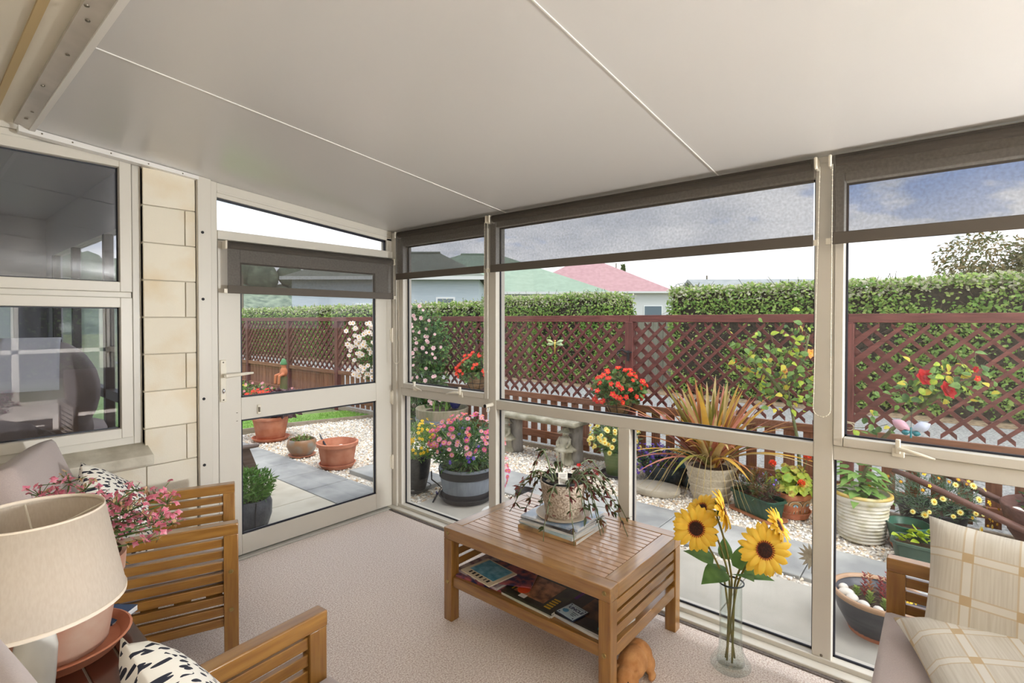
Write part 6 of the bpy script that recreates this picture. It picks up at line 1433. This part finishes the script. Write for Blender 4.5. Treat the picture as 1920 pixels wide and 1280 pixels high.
g = MB(); g.ell((0, 0, .58), (.07, .07, .10), 12, 8); g.ell((0, 0, .70), (.05, .05, .055), 12, 8); g.tube([(-.03, -.05, .54), (-.12, -.07, .52), (-.13, -.07, .36)], [.035, .03, .025], 8); g.tube([(-.03, .05, .54), (-.12, .07, .52), (-.13, .07, .36)], [.035, .03, .025], 8)
part(g, 'figure', mat('orange_clay', S(196, 120, 84), .8), to, True, mod=remesh(.012, 2)); part(MB().lathe([(0, .84), (.04, .81), (.062, .73), (.058, .72)], 14), 'cap', mat('green_felt', S(90, 140, 96), .8), to, True)
# bed of low flowers along the far fence
fb = thing('flower_bed', 'low mixed flower bed in front of the far fence panels', 'flower bed', (4.55, 9.6, GZ), kind='stuff')
m = MB(); rb2 = random.Random(2)
for k in range(16): m.cloud((rb2.uniform(-.25, .25), rb2.uniform(-1.6, 2.2), .10), (.2, .25, .14), 130, .06, .03, rb2, .2, .4, 3, zmin=.02)
part(m, 'foliage', [G_MID, G_LT, G_PUR], fb, True, kind='stuff')
for k in range(40): put(fb, rb2.choice(['yellow', 'violet', 'lemondaisy', 'paledaisy']), (rb2.uniform(-.35, .2), rb2.uniform(-1.7, 2.2), rb2.uniform(.14, .34)), TOCAM + V((0, 0, .5)), 1.3)
# ================================================================== CLIMBERS AND ROSES
cr = thing('climbing_rose', 'blush pink climbing rose smothering the lattice near the corner', 'rose bush', (4.72, 5.6, GZ))
m = MB(); rc_ = random.Random(18)
for (y, z, ry, rz, n) in ((.25, 1.45, .30, .32, 800), (-.10, 1.25, .45, .42, 1300), (.0, .75, .5, .45, 1500), (-.15, .40, .45, .35, 1000), (.75, 1.2, .45, .40, 700), (1.2, 1.0, .35, .45, 500), (.35, 1.65, .25, .12, 300)): m.cloud((0, y, z), (.16, ry, rz), n, .055, .034, rc_, .2, .2, 3, zmin=.05)
part(m, 'foliage', [G_DK, G_MID, G_DK], cr, True, kind='stuff')
for _ in range(130):
    y, z = rc_.uniform(-.55, .75), rc_.uniform(.35, 1.80)
    if y < -.3 and z > 1.5: continue
    put(cr, 'rosebud', (-.17 + rc_.gauss(0, .03), y, z), TOCAM + V((rc_.gauss(0, .3), rc_.gauss(0, .3), rc_.gauss(.2, .3))), rc_.uniform(.6, 1.0))
for _ in range(66): put(cr, 'whiterose', (-.16 + rc_.gauss(0, .03), rc_.uniform(.85, 1.65), rc_.uniform(.65, 1.55)), TOCAM + V((rc_.gauss(0, .3), rc_.gauss(0, .3), .2)), rc_.uniform(.8, 1.3))
m = MB()
for k in range(6): y = rc_.uniform(-.3, .6); m.tube([(-.02, .1, 0), (-.03, y * .5, .5), (-.02, y, 1.2), (-.03, y * 1.2, 1.6)], [.014, .011, .008, .004], 6)
part(m, 'canes', mat('rose_cane', S(110, 122, 78), .7, S(92, 84, 56), scale=20), cr, True)
LEAFME = {}
def roseleaf(key, m_):
    mb = MB().leaf((0, 0, 0), (1, 0, 0), (0, 0, 1), .05, .036, .25, 4, shape=.75, fold=.15); me = mb.mesh('leaf'); finish(me, m_, mb.m, True); LEAFME[key] = me
for k, m_ in (('g', G_MID), ('y', G_YG), ('l', G_LT), ('o', G_YL), ('d', G_DK)): roseleaf(k, m_)
def rose(label, base, canes, leafpts, keys, blooms, cane_r=.014, seed=1):
    t = thing('rose_bush', label, 'rose bush', base); rng = random.Random(seed); bs = V(base); mb = MB()
    for pts in canes: mb.tube([V(p) - bs for p in pts], [cane_r * (1 - .7 * i / (len(pts) - 1)) for i in range(len(pts))], 7)
    for (c_, r, n) in leafpts:
        for _ in range(n):
            q = V((rng.gauss(0, .45) * .5, rng.gauss(0, .45), rng.gauss(0, .45))); p = V(c_) - bs + q * r
            if rng.random() < .35: mb.tube([V(c_) - bs + q * r * .3, p], .002, 4)
            o = bpy.data.objects.new('leaf', LEAFME[rng.choice(keys)]); COL.objects.link(o); o.parent = t; o.location = p
            d = V((rng.gauss(-.3, .6), rng.gauss(0, .8), rng.gauss(-.1, .6))).normalized(); nr = TOCAM + V((rng.gauss(0, .5), rng.gauss(0, .5), .8)); sd_ = d.cross(nr).normalized(); u = sd_.cross(d)
            o.rotation_euler = Matrix((d, -sd_, u)).transposed().to_euler(); o.scale = (rng.uniform(.8, 1.35),) * 3
    part(mb, 'canes', MATS['rose_cane'], t, True)
    for (k, p, nr, s_) in blooms: put(t, k, V(p) - bs, nr, s_)
    return t
ME['orangerose'] = blossom_mesh('blossom', [pm('apricot_petal', S(232, 160, 70), S(240, 186, 104)), YEL], 5, .04, .036, .4, .01, 2)
rose('yellow-green leaved rose behind the phormium', (4.72, .87, GZ), [[(4.72, .87, GZ), (4.70, .90, .45), (4.70, .965, .80), (4.68, 1.0, 1.05)], [(4.70, .97, .80), (4.68, 1.18, 1.05), (4.66, 1.34, 1.16)], [(4.70, .98, .9), (4.68, .86, 1.15), (4.66, .82, 1.34)]],
     [((4.62, 1.24, 1.15), .22, 46), ((4.62, 1.02, 1.06), .24, 34), ((4.62, .86, 1.25), .20, 26), ((4.62, .90, .88), .24, 40), ((4.62, 1.15, .95), .2, 16), ((4.62, .80, 1.05), .18, 22)], ['y', 'y', 'g', 'l', 'o', 'g', 'd'],
     [('orangerose', (4.60, .80, 1.19), TOCAM, 1.0), ('redrose', (4.62, 1.375, 1.10), TOCAM, .45), ('orangerose', (4.6, .98, 1.04), TOCAM, .6)], .018, 3)
rose('dark red rose on a leaning thick cane by the right window', (4.50, .50, GZ), [[(4.50, .50, GZ), (4.52, .44, .3), (4.53, .36, .56), (4.54, .20, .77), (4.54, .09, .88)], [(4.54, .09, .88), (4.52, .10, 1.0), (4.52, .08, 1.08)], [(4.54, .12, .85), (4.52, -.02, .98), (4.52, -.14, 1.06), (4.52, -.2, 1.1)]],
     [((4.50, .10, 1.02), .19, 38), ((4.50, -.03, 1.07), .18, 26), ((4.50, -.16, 1.06), .16, 16), ((4.50, .20, .93), .16, 18), ((4.50, .37, .68), .14, 20), ((4.50, .02, .95), .15, 14)], ['g', 'g', 'l', 'o', 'y', 'd'],
     [('redrose', (4.46, .095, 1.06), TOCAM + V((0, 0, .5)), 1.4), ('redrose', (4.46, -.02, .985), TOCAM + V((0, -.4, .6)), 1.35), ('redrose', (4.5, -.16, 1.13), TOCAM, .5), ('begonia', (4.5, -.17, 1.07), TOCAM, .8)], .022, 5)
# ---- ornaments
IRID = mat('pale_green_enamel', S(176, 206, 170), .3, S(210, 214, 150), scale=18); GOLD = mat('gold_enamel', S(214, 186, 96), .3, metal=.4)
df = thing('dragonfly_ornament', 'pale green metal dragonfly fixed to the lattice', 'ornament', (4.965, 3.505, 1.165))
part(MB().tube([(0, 0, .03), (-.004, 0, 0), (-.002, 0, -.11)], [.012, .012, .005], 8).ell((0, 0, .042), (.012, .014, .012), 8, 6), 'body', GOLD, df, True)
for s_ in (-1, 1):
    for dz, L in ((.35, .13), (-.12, .12)): part(MB().leaf((0, 0, .01), (0, s_, dz), (-1, 0, 0), L, .042, .0, 6, shape=1.5), 'wing', IRID, df, True, mod=thick(.003))
bu = thing('butterfly_ornament', 'pink and blue butterfly ornament hanging by the red rose', 'ornament', (4.42, .165, .70))
part(MB().tube([(0, 0, .02), (0, 0, -.05)], .006, 8), 'body', mat('teal_enamel', S(40, 120, 130), .2), bu)
for s_, c_ in ((1, mat('pink_wing', S(206, 160, 176), .3)), (-1, mat('pale_blue_wing', S(190, 196, 214), .3))):
    part(MB().leaf((0, 0, 0), (0, s_, .55), (-1, 0, 0), .12, .07, 0, 6, shape=1.3), 'wing', c_, bu, True, mod=thick(.003)); part(MB().leaf((0, 0, -.01), (0, s_, -.2), (-1, 0, 0), .055, .04, 0, 5, shape=1.3), 'lower_wing', MATS['teal_enamel'], bu, True, mod=thick(.003))
part(MB().tube([(0, 0, .02), (.06, .0, .12), (.12, -.03, .18)], .0015, 5), 'hanging_wire', BLACKPL, bu)
mf = thing('metal_flower', 'weathered tin flower ornament standing by the window post', 'ornament', (3.55, .60, GZ + .012))
part(MB().tube([(0, 0, 0), (0, 0, .10)], .004, 6), 'stalk', GREYW, mf); rr3 = random.Random(1)
for i in range(14): a = 2 * PI * i / 14; part(MB().leaf((0, 0, .10), (.25 * math.cos(a) - .2, math.cos(a), math.sin(a)), (-1, 0, 0), .085, .022, .1, 4), 'petal', mat('tin_petal', S(176, 164, 140), .5, S(140, 126, 104), scale=30, metal=.3), mf, True)
rope = thing('twine_knot', 'loop of pale twine tied round the fence post by the red rose', 'twine', (4.952, .6, .62))
part(MB().tube([(.0, .06, 0), (-.03, .0, .01), (-.02, -.06, .0)], .005, 6).tube([(-.035 + 0 * t_, -.02 + .035 * math.cos(t_ * .5), -.03 + .03 * math.sin(t_ * .5)) for t_ in range(13)], .004, 6), 'twine', mat('jute_twine', S(190, 176, 146), .9), rope, True)
